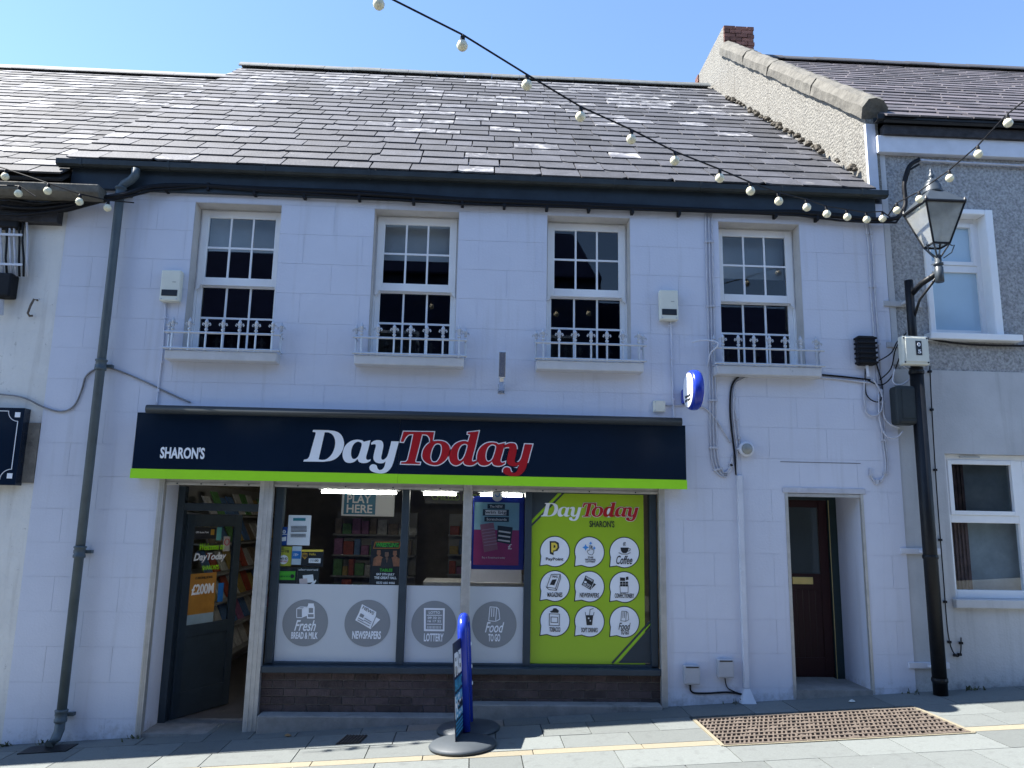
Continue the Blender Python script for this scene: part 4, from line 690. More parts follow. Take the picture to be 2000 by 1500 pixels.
ridge(rr, (GX1+.4, 4.75, 10.15), (13, 4.75, 10.15), .6, mat('dark_ridge', (.05, .05, .055), .7))
b = MB(); b.xprism([(y-.03, z+.86-DZ) for y, z in gp], GX0+.06, 13); b.build('gutter', IRON, rh)
MB().box(GX1+.02, 13, -.10, -.005, 6.0, 6.11).build('eave_board', mat('rotten_board', (.03, .03, .035)), rh)
ch = MB().box(GX0+.012, 4.93, 4.66, 6.4, 9.6, 10.66).build('chimney', ROUGH, rh)
for j in range(9):
    z0 = 10.66-.078*(j+1); x = GX0+.012-(.11 if j % 2 else 0)
    while x < 4.93:
        xa, xb = max(x, GX0+.012), min(x+.205, 4.93)
        if xb-xa > .03: MB().box(xa, xb, 4.62+R.uniform(-.008, .006), 4.67, z0, z0+.066).build('brick', RBRICK, ch)
        x += .218
    for y in range(8):
        if y == 7 and j < 8: MB().box(GX0-.012, GX0+.014, 4.66+y*.22, 4.66+y*.22+.2, z0, z0+.066).build('brick', RBRICK, ch)
def casement(a, b_, z0, z1, split, yy, gl, name='window', sillm=UPVC, mull=None):
    f = MB(); e = .06; f.box(a, a+e, yy, yy+.07, z0, z1); f.box(b_-e, b_, yy, yy+.07, z0, z1); f.box(a+e, b_-e, yy+.001, yy+.069, z0, z0+e+.02); f.box(a+e, b_-e, yy+.001, yy+.069, z1-e, z1); f.box(a+e, b_-e, yy+.001, yy+.069, split-.04, split+.04)
    o = f.build(name, UPVC, rh, bevel=.005); parts = [(a+e, b_-e)] if not mull else [(a+e, mull-.04), (mull+.04, b_-e)]
    if mull: MB().box(mull-.04, mull+.04, yy-.004, yy+.068, z0+e, z1-e).build('mullion', UPVC, o)
    for xa, xb in parts:
        MB().box(xa, xa+.045, yy-.012, yy+.06, split+.04, z1-e).box(xb-.045, xb, yy-.012, yy+.06, split+.04, z1-e).box(xa+.045, xb-.045, yy-.011, yy+.059, split+.04, split+.085).box(xa+.045, xb-.045, yy-.011, yy+.059, z1-e-.045, z1-e).build('opening_sash', UPVC, o, bevel=.004)
        for za, zb__ in ((z0+e+.02, split-.04), (split+.04, z1-e)):
            p = MB(); p.v = [(xa, yy+.03, za), (xb, yy+.03, za), (xb, yy+.03, zb__), (xa, yy+.03, zb__)]; p.f = [(0, 1, 2, 3)]; p.build('pane', gl, o)
    return o
FROST = mat('frosted_glass', (.42, .56, .66), .07, var=.06, scale=1.5)
o = casement(W1[0]+.02, W1[1]-.02, W1[2]+.01, W1[3], W1[2]+.80, .14, FROST)
MB().box(W1[0]-.035, W1[0]+.03, -.006, .15, W1[2], W1[3]+.06).box(W1[1]-.03, W1[1]+.06, -.006, .15, W1[2], W1[3]+.06).box(W1[0]+.03, W1[1]-.03, -.005, .15, W1[3]-.002, W1[3]+.06).build('window_surround', WHITE if False else UPVC, o, bevel=.01)
MB().box(W1[0]-.1, W1[1]+.2, -.1, .14, W1[2]-.075, W1[2]-.003).build('sill', UPVC, o, bevel=.008)
o = casement(W2[0], W2[1], W2[2], W2[3], 1.74, .08, GL, mull=P(1996, 1020, .1).x); MB().box(W2[0]-.04, W2[1]+.04, -.05, .1, W2[2]-.09, W2[2]-.003).build('sill', GREYR, o, bevel=.008)
MB().box(W2[0]+.2, W2[0]+.42, .06, .075, W2[3]-.035, W2[3]-.02).build('trickle_vent', SILVER, o)
cb = MB()
for k in range(12): cb.box(W2[0]+.08+k*.02, W2[0]+.10+k*.02, .20+.015*(k % 2), .22+.015*(k % 2), W2[2]+.01, W2[3]-.01)
MB().box(W2[0]+.30, W2[1]-.1, .24, .244, W2[2]+.02, W2[3]-.02).build('reflection_panel', mat('reflection_panel', (.30, .33, .325), .9, var=.25, scale=3), o); cb.build('curtain', mat('brown_curtain', (.12, .07, .06), .9, var=.4, scale=10), o)  # pale panel added behind the panes, its colour standing in for their grey reflection
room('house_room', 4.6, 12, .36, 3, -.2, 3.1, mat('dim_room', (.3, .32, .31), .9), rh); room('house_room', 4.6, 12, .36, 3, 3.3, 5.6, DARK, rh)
# ---------------------------------------------------------------- wall fixtures on the shop
dp = thing('downpipe', 'slate blue cast iron downpipe on the left of the lavender wall', 'downpipe'); yp = -.10
top = P(266, 330, -.13); n1 = P(262, 352, -.13); n2 = P(238, 368, yp); pts = [top, n1, n1.lerp(n2, .5)+Vector((0, 0, .005)), n2]
bx_, bt = P(234, 380, yp), P(120, 1400, yp); px_ = (bx_.x+bt.x)/2
MB().tube([top, P(264, 343, -.13), P(256, 352, -.12), P(243, 359, yp), P(236, 368, yp), (px_, yp, bx_.z-.08), (px_, yp, bt.z)], .043, 14).build('pipe', PIPE, dp, smooth=True)
for py in (374, 712, 1078, 1398):
    z = P(200, py, yp).z; MB().lathe([(.05, -.06), (.056, -.055), (.056, -.03), (.05, -.025), (.05, .03), (.058, .035), (.058, .05), (.046, .055)], (px_, yp, z), 16).build('collar', PIPE, dp, smooth=True)
    MB().box(px_-.085, px_+.085, -.05, .01, z-.018, z+.012).build('bracket', PIPE, dp)
gzz = gz(px_); MB().tube([(px_, yp, bt.z), (px_, yp, gzz+.13), (px_-.01, yp-.03, gzz+.06), (px_-.03, yp-.1, gzz+.02)], .045, 12).build('shoe', PIPE, dp, smooth=True)
dr = thing('drain_cover', 'small dark drain gully cover under the slate blue downpipe', 'drain'); q = Vector((px_-.02, -.25, gz(px_))); MB().hexa([(q.x+dx, q.y+dy, gz(q.x+dx)+z) for z in (-.01, .008) for dx, dy in ((-.2, -.11), (.22, -.11), (.22, .12), (-.2, .12))]).build('plate', IRON, dr)
dr = thing('drain_cover', 'small rectangular dark iron drain cover in the pavement before the shop window', 'drain'); c4 = [G(655, 1455), G(702, 1453), G(718, 1438), G(676, 1438)]
MB().hexa([(v.x, v.y, gz(v.x)+.004) for v in c4]+[(v.x, v.y, gz(v.x)+.009) for v in c4]).build('frame', IRON, dr)
b = MB()
for k in range(7): t_ = (k+.5)/7; a = c4[0].lerp(c4[1], t_); c = c4[3].lerp(c4[2], t_); b.tube([(a.x, a.y, gz(a.x)+.012), (c.x, c.y, gz(c.x)+.012)], .006, 5)
b.build('bars', RUST, dr)
def guard(k, label):
    a, b_ = WIN[k]; cx = (a+b_)/2; g = thing('window_guard', label, 'window guard', (cx-.0, 0, WZ0-.01), 'fleur-de-lis window guards'); W_ = .565; yf = -.16
    for z, nm in ((.185, 'top_rail'), (.02, 'bottom_rail')): MB().tube([(-W_, -.0, z), (-W_, yf, z)], .009, 6).tube([(-W_-.02, yf, z), (W_+.02, yf, z)], .013, 6).tube([(W_, yf, z), (W_, 0, z)], .009, 6).build(nm, SILVER, g)
    xs = [(-.50+i*1.0/6, yf) for i in range(7)] + [(-W_, yf*.45), (W_, yf*.45)]
    for x, y in xs:
        br = MB().tube([(x, y, .0), (x, y, .235)], .0105, 6).build('bar', SILVER, g)
        f = MB().lathe([(.010, .20), (.023, .215), (.023, .23), (.011, .242), (.022, .262), (.011, .275), (.016, .29), (.026, .318), (.015, .345), (.001, .375)], (x, y, 0), 8)
        for s_ in (-1, 1): f.tube([(x+s_*.004, y, .262), (x+s_*.022, y, .297), (x+s_*.042, y, .304), (x+s_*.049, y, .285), (x+s_*.038, y, .275)], [.009, .011, .011, .010, .007], 5)
        [setattr(f, 'v', [(x+(vx-x)*.82, y+(vy-y)*.82, .20+(vz-.20)*.82) for vx, vy, vz in f.v])]; f.build('finial', SILVER, br)
guard(0, 'silver fleur-de-lis guard on the leftmost sash window sill'); guard(1, 'silver fleur-de-lis guard on the second sash window from the left'); guard(2, 'silver fleur-de-lis guard on the third sash window from the left'); guard(3, 'silver fleur-de-lis guard on the rightmost sash window by the black box')
def alarm(x0, y0, x1, y1, label):
    q = pbox(x0, y0, x1, y1, -.08); t = thing('alarm_box', label, 'alarm box', group='cream alarm boxes'); w_, h_ = q[1]-q[0], q[3]-q[2]
    MB().box(q[0], q[1], -.085, -.001, q[2], q[3]).build('case', CRM, t, bevel=.014); MB().box(q[0]+.02, q[1]-.02, -.089, -.084, q[2]+h_*.16, q[2]+h_*.36).build('grille', BLK, t, bevel=.004)
    for s_ in (.12, .88): MB().lathe([(.007, -.089), (.007, -.084)], (q[0]+w_*s_, 0, q[2]+h_*.07), 8, 'Y').build('screw', SILVER, t)
    MB().box(q[0]+w_*.6, q[0]+w_*.78, -.087, -.084, q[2]+h_*.6, q[2]+h_*.62).build('print', mat('print_grey', (.3, .3, .28)), t)
    return q
qa = alarm(313, 527, 352, 588, 'cream alarm box left of the leftmost sash window'); qb = alarm(1289, 566, 1325, 625, 'cream alarm box between the third and fourth sash windows')
NB = ['black wire bridging from the ribbed box to the 05 box', 'black wire curving up behind the 05 box', 'black wire sagging low left of the 05 box', 'black wire hanging in a U under the ribbed box', 'pale cable in a small loop under the ribbed box', 'pale cable swinging under the rounded joint housing', 'pale cable entering the rounded joint housing from the left', 'pale coiled cable between the 05 box and the joint housing']
def cable(name, label, pts, r, mt, Y=-.012, cat='cable', clips=0, n=6):
    q = [P(p[0], p[1], p[2] if len(p) > 2 else Y) for p in pts]; t = thing(name, label, cat)
    sm = []
    for i in range(len(q)-1):
        p0, p1, p2, p3 = q[max(i-1, 0)], q[i], q[i+1], q[min(i+2, len(q)-1)]
        for j in range(5): s_ = j/5; sm.append(.5*(2*p1+(p2-p0)*s_+(2*p0-5*p1+4*p2-p3)*s_*s_+(3*p1-p0-3*p2+p3)*s_**3))
    sm.append(q[-1]); MB().tube(sm, r, n).build('wire', mt, t, smooth=True)
    if clips:
        for i in range(clips): c = sm[int((i+.5)/clips*(len(sm)-1))]; MB().box(c.x-.016, c.x+.016, min(c.y-r-.004, -.02), .005, c.z-.012, c.z+.012).build('clip', mt, t)
    return t
cable('alarm_cable', 'thin pale conduit dropping from the left alarm box', [(324, 588), (318, 680), (311, 740), (306, 790)], .010, LAV, clips=3)
cable('alarm_cable', 'thin pale conduit dropping from the right alarm box to the junction box', [(1310, 625), (1312, 700), (1315, 795), (1317, 828)], .010, LAV, clips=4)
# main black bundle under the fascia
m_ = [(0, 405, -.1), (60, 408, -.08), (130, 402, -.06), (200, 388, -.12), (250, 378, -.15), (300, 364, -.06), (400, 360, -.05), (520, 368, -.05), (700, 376, -.05), (900, 388, -.05), (1100, 397, -.05), (1300, 404, -.05), (1450, 410, -.05), (1560, 413, -.05), (1640, 420, -.05), (1700, 428, -.06), (1750, 426, -.06), (1768, 400, -.04), (1766, 360, -.04), (1776, 325, -.04), (1795, 312, -.04)]
t = cable('black_cable_bundle', 'thick black cable bundle running under the navy fascia', [(p[0], p[1]+(3 if 300 < p[0] < 1700 else 0), p[2]-.02) for p in m_], .024, BLKC, clips=0)
for d_ in (4, -4): 
    q = [P(p[0], p[1]+3+d_+R.uniform(-3, 4), p[2]-.025) for p in m_]; MB().tube(q, .013, 6).build('wire', BLKC, t, smooth=True)
for x, y in ((326, 367), (408, 366), (498, 374), (595, 380), (702, 384), (808, 391), (903, 395), (985, 399), (1068, 403), (1150, 406), (1235, 410), (1326, 414), (1514, 418), (1595, 424)):
    c = P(x, y, -.05); MB().box(c.x-.014, c.x+.014, -.085, .003, c.z-.045, c.z+.04).build('clip', BLKC, t)
cable('grey_cable', 'looping grey cable passing behind the downpipe beside the shop sign', [(-30, 768), (40, 775), (85, 795), (120, 804), (145, 792), (160, 760), (168, 735), (190, 720), (220, 720), (280, 744), (330, 768), (372, 786)], .009, mat('worn_cable', (.2, .2, .21), .6, var=.4, scale=4))
for k, dx in enumerate((0, 6, 12)):
    cable('grey_cable', ('leftmost', 'middle', 'right')[k]+' of three grey cables running down left of the fourth sash window', [(1378+dx, 412), (1380+dx, 520), (1383+dx, 620), (1386+dx, 760), (1387+dx, 850), (1391+dx, 900), (1402+dx*.8, 925-dx*.4), (1416, 930-dx*.5), (1428-dx*.2, 915-dx*.3), (1430, 888)], .0085, GRYC, clips=7)
cable('grey_cable', 'grey cable slanting from the round blue sign to the conduit', [(1300, 792), (1335, 792), (1372, 795), (1395, 815), (1415, 845), (1427, 865)], .008, GRYC)
for k, (dx, mt_, nm) in enumerate(((0, BLKC, 'black'), (6, GRYC, 'pale grey'))):
    cable('wall_cable', nm+' cable curving under the fourth window sill down to the white conduit', [(1700, 742+dx, -.03), (1640, 735+dx), (1560, 729+dx), (1480, 727+dx), (1448+dx, 733+dx), (1430+dx, 752), (1426+dx, 790), (1428+dx, 830), (1434+dx, 880), (1438, 928)], .010, mt_, clips=0)
cable('wall_cable', 'grey cable dropping to the round bulkhead light', [(1436, 760), (1434, 790), (1439, 820), (1443, 850), (1446, 872)], .008, GRYC, clips=3)
cable('white_cable', 'white cable looped around the left end of the fourth window guard', [(1352, 668, -.1), (1375, 664, -.14), (1400, 668, -.2), (1400, 678, -.2), (1388, 690, -.1), (1382, 715, -.02)], .009, WHTC)
for k, dx in enumerate((0, 8)):
    cable('grey_cable', ('left', 'right')[k]+' of two grey cables descending the right end of the lavender wall', [(1690+dx, 432), (1696+dx, 480), (1700+dx, 560), (1706+dx, 640), (1712+dx, 720), (1718+dx, 800), (1724+dx*.6, 860), (1730+dx*.5, 910), (1722+dx*.3, 938-k*5), (1710, 943-k*4), (1702-k, 930), (1699, 915)], .009, GRYC, clips=8)
bun = [[(1716, 705, -.05), (1740, 690, -.08), (1752, 668, -.1), (1765, 655, -.1)], [(1718, 742, -.03), (1740, 720, -.07), (1750, 680, -.1), (1770, 650, -.1)], [(1690, 740, -.02), (1720, 752, -.03), (1742, 735, -.07), (1756, 700, -.1)], [(1690, 720, -.02), (1692, 770, -.02), (1716, 785, -.03), (1724, 760, -.03), (1712, 710, -.03)],
       [(1688, 740, -.02), (1690, 800, -.02), (1708, 812, -.03), (1722, 800, -.03), (1722, 770, -.03), (1705, 740, -.03)], [(1716, 770, -.03), (1718, 820, -.03), (1730, 850, -.05), (1750, 855, -.08), (1764, 842, -.1)], [(1722, 760, -.03), (1726, 810, -.03), (1738, 828, -.05), (1758, 836, -.08)], [(1748, 720, -.08), (1744, 745, -.1), (1757, 752, -.12), (1775, 742, -.12), (1778, 725, -.12), (1765, 715, -.12)]]
for k, pts in enumerate(bun): cable('tangled_cable', NB[k], pts, .007 if k < 4 else .010, BLKC if k < 4 else GRYC)['group'] = 'tangled cables at the wall corner'
t = cable('grey_cable', 'grey cable bundle along the top of the pebble-dashed wall', [(1793, 313, -.03), (1850, 316, -.02), (1920, 320, -.02), (2040, 326, -.02)], .014, GRYC, clips=4)
cable('black_cable', 'sagging black cables under the white sill of the pebble-dashed wall', [(1808, 660, -.05), (1850, 668, -.02), (1920, 674, -.02), (2040, 676, -.02)], .012, BLKC)
cable('black_cable', 'thin black cable clipped down the grey house beside the lamp post', [(1816, 715, -.02), (1820, 800, -.01), (1829, 950, -.01), (1842, 1120, -.01), (1852, 1240, -.01), (1866, 1280, -.01), (1876, 1275, -.01), (1877, 1245, -.01)], .006, BLKC, clips=9)
t = thing('cable_cluster', 'mass of black cables and grey conduits on the white house wall', 'cables')
for k in range(9): q = [P(-14+k*8.5+R.uniform(-2, 2), y, -.06) for y in (398, 430, 470, 505)]+[P(-10+k*8, 540, -.05)]; MB().tube(q, .011, 6).build('conduit', R.choice((GRYC, BLKC, BLKC)), t, smooth=True)
q = pbox(-30, 395, 40, 445, -.07); MB().box(q[0], q[1], -.09, .012, q[2], q[3]).build('cable_tray', BLKC, t, bevel=.02)
for y in (458, 516): q = P(5, y, -.075); MB().box(q.x-.25, q.x+.2, -.085, -.075, q.z-.012, q.z+.012).build('strap', WHTC, t)
q = pbox(-30, 533, 24, 580, -.1); MB().box(q[0], q[1], -.13, .012, q[2], q[3]).build('joint_box', BLKC, t, bevel=.02); MB().tube([P(2, 585, -.06), P(0, 615, -.05)], .03, 8).build('duct', GRYC, t)
for k, (y0, lb) in enumerate(((392, 'upper'), (403, 'middle'), (414, 'lower'))): cable('eave_cable', lb+' of three black cables slung along the eave of the white house', [(-30, y0-14+k*9, -.14), (30, y0+k*3, -.15), (80, y0+6-k*2, -.14), (130, y0+2-k*4, -.14), (190, 394-k*2, -.14), (240, 384-k*2, -.17)], .016, BLKC)
# small boxes and lights
def wbox(name, label, cat, x0, y0, x1, y1, mt, d=.08, bev=.01):
    q = pbox(x0, y0, x1, y1, -d); t = thing(name, label, cat); MB().box(q[0], q[1], -d, .002, q[2], q[3]).build('case', mt, t, bevel=bev); return t, q
t, q = wbox('junction_box', 'small cream junction box above the right end of the shop sign', 'junction box', 1277, 782, 1300, 804, CRM, .05)
for u in (.14, .86):
    for v in (.14, .86): MB().lathe([(.005, -.053), (.005, -.049)], (q[0]+(q[1]-q[0])*u, 0, q[2]+(q[3]-q[2])*v), 8, 'Y').build('screw', SILVER, t)
MGP = mat('grey_meter_plastic', (.42, .43, .46), .5, var=.06)
for x0, y0, x1, y1, lb in ((1337, 1300, 1368, 1338, 'lower left grey meter box at the foot of the lavender wall'), (1403, 1288, 1434, 1325, 'upper right grey meter box next to the white conduit')):
    t, q = wbox('meter_box', lb, 'meter box', x0, y0, x1, y1, MGP, .07, .012); t['group'] = 'grey meter boxes'; MB().box(q[0]+.015, q[1]-.015, -.074, -.069, q[3]-.022, q[3]-.010).build('lid_slot', BLK, t); MB().box(q[0]+.012, q[1]-.012, -.073, -.069, q[2]+.015, q[3]-.03).build('lid', MGP, t, bevel=.003)
cable('meter_cable', 'black cable from the grey meter boxes along the wall foot', [(1348, 1338), (1352, 1352), (1380, 1354), (1420, 1352), (1450, 1356)], .009, BLKC); cable('meter_cable', 'thin dark cable from the upper grey meter box to the ground', [(1416, 1325), (1420, 1342), (1432, 1350), (1446, 1355)], .006, BLKC)
wc = thing('conduit_cover', 'white plastic conduit cover running down beside the residential doorway', 'conduit'); a, b_ = P(1443, 928, -.03), P(1460, 1345, -.03); xm = (a.x+b_.x)/2
MB().box(xm-.028, xm+.028, -.04, .002, b_.z, a.z).build('cover', WHTC, wc, bevel=.008); MB().hexa([(xm-.075, -.09, gz(xm)), (xm+.075, -.09, gz(xm)), (xm+.075, .002, gz(xm)), (xm-.075, .002, gz(xm)), (xm-.028, -.04, b_.z), (xm+.028, -.04, b_.z), (xm+.028, .002, b_.z), (xm-.028, .002, b_.z)]).build('foot', WHTC, wc)
bl_ = thing('bulkhead_light', 'round white bulkhead light right of the shop sign', 'light'); q = P(1458, 877, -.05); MB().lathe([(.075, .05), (.08, .02), (.078, -.01), (.062, -.02)], (q.x, -.05, q.z), 24, 'Y').build('rim', WHTC, bl_, smooth=True); MB().lathe([(.06, -.012), (.055, -.03), (.035, -.05), (.008, -.058)], (q.x, -.05, q.z), 20, 'Y').build('lens', mat('lens_grey', (.25, .26, .24), .15, var=.2), bl_, smooth=True)
for s_ in (-1, 1): MB().lathe([(.012, .0), (.012, .05)], (q.x+s_*.085, -.05, q.z), 8, 'Y').build('lug', WHTC, bl_)
up = thing('wall_uplight', 'slim silver uplight on a bracket between the second and third windows', 'light'); q = P(979, 760, 0); MB().box(q.x-.035, q.x+.035, -.012, .004, q.z-.05, q.z+.05).build('back_plate', CHROME, up, bevel=.003)
MB().hexa([(q.x-.02, -.10, q.z+.06), (q.x+.02, -.10, q.z+.06), (q.x+.03, -.01, q.z-.02), (q.x-.03, -.01, q.z-.02), (q.x-.02, -.12, q.z+.10), (q.x+.02, -.12, q.z+.10), (q.x+.03, -.01, q.z+.03), (q.x-.03, -.01, q.z+.03)]).build('arm', CHROME, up); MB().hexa([(q.x-.035, -.16, q.z+.09), (q.x+.035, -.16, q.z+.09), (q.x+.035, -.07, q.z+.09), (q.x-.035, -.07, q.z+.09), (q.x-.035, -.20, q.z+.36), (q.x+.035, -.20, q.z+.36), (q.x+.035, -.11, q.z+.36), (q.x-.035, -.11, q.z+.36)]).build('lamp_head', CHROME, up, bevel=.008)
rs = thing('round_sign', 'round blue and white projecting lottery sign on the shop wall', 'sign'); q = P(1355, 762, -.36); RR = .205
MB().lathe([(RR*.80, -.055), (RR*.92, -.05), (RR*.985, -.03), (RR, 0), (RR*.985, .03), (RR*.92, .05), (RR*.80, .055)], (q.x, -.36, q.z), 40, 'X').build('rim', BLUE, rs, smooth=True)
MB().lathe([(RR*.85, -.060), (RR*.85, -.05)], (q.x, -.36, q.z), 40, 'X').build('face', WHT, rs); MB().lathe([(RR*.85, .05), (RR*.85, .060)], (q.x, -.36, q.z), 40, 'X').build('face', WHT, rs)
MB().box(q.x-.035, q.x+.035, -.17, -.001, q.z-.09, q.z+.06).build('mount', BLUE, rs, bevel=.012)
for j, s_ in enumerate(('THE NATIONAL', 'LOTTERY')):
    o = text('lettering', s_, (-.10, .10, -.075-j*.04, -.05-j*.04), BLK, 0, rs, bold=.01); o.rotation_euler = (0, 0, -math.pi/2); o.location = (q.x-.063, -.36, q.z)
rb = thing('ribbed_box', 'black ribbed telecom joint box on the right end of the lavender wall', 'joint box'); q = pbox(1678, 655, 1712, 712, -.1); MB().box(q[0], q[1], -.10, -.004, q[2], q[3]).build('case', BLKC, rb, bevel=.02)
for k in range(6): z = q[2]+(q[3]-q[2])*(k+.5)/6; MB().box(q[0]-.012, q[1]+.012, -.112, -.006, z-.012, z+.012).build('rib', BLKC, rb, bevel=.008)
MB().tube([(q[0]+.1, -.05, q[2]), (q[0]+.11, -.05, q[2]-.12)], .016, 8).build('gland', WHTC, rb)
# ---------------------------------------------------------------- lamp post with lantern
lp = thing('street_lamp', 'black wall-mounted street lamp with four-sided glass lantern and lower pole', 'street lamp'); py_ = -.16
a, b_ = P(1790, 722, py_), P(1836, 1345, py_); xm = (a.x+b_.x)/2; zt0 = P(1775, 548, py_).z
MB().tube([(xm, py_, gz(xm)), (xm, py_, a.z+.02)], .068, 18).build('post', IRON, lp, smooth=True); MB().tube([(xm-.01, py_, a.z), (xm-.01, py_, zt0)], .044, 14).build('upper_post', IRON, lp, smooth=True)
for z in (gz(xm)+.14, 1.35, a.z-.03): MB().lathe([(.074, -.02), (.078, 0), (.074, .02)], (xm, py_, z), 18).build('band', IRON, lp)
for z in (gz(xm)+.25, 1.40, a.z+.30, zt0-.22):
    MB().box(xm-.22, xm+.2, -.02, .01, z-.03, z+.03).box(xm-.03, xm+.03, py_, -.01, z-.015, z+.015).build('wall_bracket', GREYR if z > 3 else WHTC, lp, bevel=.004)
LC = P(1829, 470, -.52); lx, ly = LC.x, -.52; zb0 = P(1829, 535, ly).z
arm0 = Vector((xm, py_, P(1785, 575, -.2).z)); arm1 = Vector((lx, ly, zb0+.02))
MB().tube([arm0, arm0.lerp(arm1, .4)+Vector((0, 0, .03)), arm1], .03, 10).tube([arm0-Vector((0, 0, .3)), arm0.lerp(arm1, .3)-Vector((0, 0, .12)), arm1-Vector((0, 0, .02))], .014, 8).build('arm', IRON, lp, smooth=True)
MB().lathe([(.034, -.09), (.043, -.085), (.043, .07), (.036, .075), (.036, .09), (.048, .095), (.048, .115), (.033, .12), (.033, .20)], (lx, ly, zb0), 16).build('socket', LANT, lp, smooth=True)
zg0 = P(1829, 474, ly-.08).z; zg1 = P(1836, 392, ly-.2).z; hb, ht = .085, .205
for sx in (-1, 1):
    for sy in (-1, 1): MB().tube([(lx+sx*.02, ly+sy*.02, zb0+.18), (lx+sx*.05, ly+sy*.05, zg0-.07), (lx+sx*hb, ly+sy*hb, zg0)], .009, 6).build('cradle_arm', LANT, lp); 
    MB().tube([(lx+sx*.035, ly-.04, zb0+.16), (lx+sx*.12, ly-.05, zb0+.22), (lx+sx*.15, ly-.06, zb0+.3), (lx+sx*.12, ly-.07, zg0-.02), (lx+sx*.06, ly-.07, zg0)], .006, 6).build('scroll', LANT, lp)
def fr(h, z): return [Vector((lx-h, ly-h, z)), Vector((lx+h, ly-h, z)), Vector((lx+h, ly+h, z)), Vector((lx-h, ly+h, z))]
lo, hi = fr(hb, zg0), fr(ht, zg1); f = MB()
for i in range(4): f.tube([lo[i], hi[i]], .011, 6); f.tube([lo[i], lo[(i+1) % 4]], .012, 6); f.tube([hi[i], hi[(i+1) % 4]], .016, 6)
f.build('lantern_frame', IRON, lp)
LG = mat('milky_pane', (.62, .63, .58), .12, var=.2, scale=5); LG.node_tree.nodes['Principled BSDF'].inputs['Transmission Weight'].default_value = .55; LG.node_tree.nodes['Principled BSDF'].inputs['Alpha'].default_value = .8
for i in range(4): p = MB(); p.v = [tuple(v) for v in (lo[i], lo[(i+1) % 4], hi[(i+1) % 4], hi[i])]; p.f = [(0, 1, 2, 3)]; p.build('lantern_pane', LG, lp)
r_ = fr(ht+.015, zg1+.01); tp = fr(.085, zg1+.17); p = MB(); p.hexa(r_+tp); p.build('lantern_roof', LANT, lp, bevel=.006)
MB().lathe([(.10, .16), (.105, .18), (.09, .20), (.085, .25), (.065, .28), (.07, .29), (.04, .32), (.02, .33), (.032, .35), (.032, .37), (.015, .39), (.018, .41), (.003, .46)], (lx, ly, zg1), 18).build('finial', LANT, lp, smooth=True)
for v in hi: MB().lathe([(.014, 0), (.016, .02), (.004, .05)], v, 6).build('corner_knob', IRON, lp)
bx5, q = wbox('numbered_box', 'cream junction box numbered 05 on the lamp post', 'junction box', 1763, 656, 1815, 712, CRM, .29, .014)
for o in list(bx5.children): bpy.data.objects.remove(o)
MB().box(q[0], q[1], -.29, -.20, q[2], q[3]).build('case', CRM, bx5, bevel=.014); MB().box(q[0]+.03, q[1]-.03, -.3, -.289, q[2]+.03, q[3]-.02).build('lid', CRM, bx5, bevel=.006); w_ = q[1]-q[0]; h_ = q[3]-q[2]
MB().box(q[0]+w_*.48, q[0]+w_*.70, -.304, -.3, q[2]+h_*.32, q[2]+h_*.82).build('number_plate', BLK, bx5); text('lettering', '0', (q[0]+w_*.53, q[0]+w_*.65, q[2]+h_*.62, q[2]+h_*.76), WHT, -.307, bx5, bold=.02); text('lettering', '5', (q[0]+w_*.54, q[0]+w_*.66, q[2]+h_*.38, q[2]+h_*.51), WHT, -.307, bx5, bold=.02)
for u in (.07, .93):
    for v in (.08, .92): MB().lathe([(.009, -.296), (.009, -.288)], (q[0]+w_*u, 0, q[2]+h_*v), 8, 'Y').build('screw', BLK, bx5)
cb_ = thing('cable_joint', 'dark rounded cable joint housing left of the black lamp post', 'joint box'); q = pbox(1745, 755, 1786, 830, -.12); MB().box(q[0], q[1], -.2, -.03, q[2], q[3]).build('case', GUT, cb_, bevel=.035); MB().box(q[0]+.05, q[1]-.05, -.206, -.199, q[2]+.06, q[3]-.04).build('front_panel', GUT, cb_, bevel=.004)
# ---------------------------------------------------------------- festoon lights
def festoon(label, bulbs, extra0, extra1, r=.039):
    t = thing('festoon_lights', label, 'string lights'); pts = [PD(*extra0)]
    for x, y, d in bulbs:
        c = PD(x, y, d); top = c+Vector((0, 0, r*2.1)); pts.append(top)
        bu = MB().lathe([(r*.35, r*.95), (r*.75, r*.68), (r, .1*r), (r*.93, -.4*r), (r*.6, -.82*r), (r*.1, -1.02*r)], c, 12).build('bulb', BULB, t, smooth=True); MB().lathe([(r*.42, r*.8), (r*.42, r*1.7), (r*.25, r*2.1)], c, 8).build('socket', BLKC, bu)
    pts.append(PD(*extra1)); MB().tube(pts, .007, 6).build('wire', BLKC, t)
main = [(740, 8), (903, 89), (1029, 166), (1134, 228), (1233, 272), (1318, 314), (1406, 348), (1466, 373), (1521, 393), (1576, 405), (1615, 418), (1655, 424), (1693, 429), (1724, 427)]
festoon('long string of cream festoon bulbs crossing the sky down to the fascia', [(x, y, 5.0+i*.253) for i, (x, y) in enumerate(main)], (600, -80, 4.75), (1738, 424, 8.35))
festoon('string of festoon bulbs rising from the lantern to the right edge', [(1752, 411, 8.1), (1796, 389, 7.75), (1855, 348, 7.4), (1911, 301, 7.0), (1969, 240, 6.6)], (1735, 420, 8.3), (2060, 150, 6.2))
festoon('short string of festoon bulbs under the stone gutter of the white house', [(-40, 330, -.42), (10, 345, -.42), (93, 373, -.42), (155, 394, -.38), (210, 406, -.25)], (-90, 315, -.42), (262, 396, -.16)); festoon('single festoon bulb hanging by the black cables of the white house', [(36, 378, -.4)], (-20, 362, -.4), (70, 384, -.4))
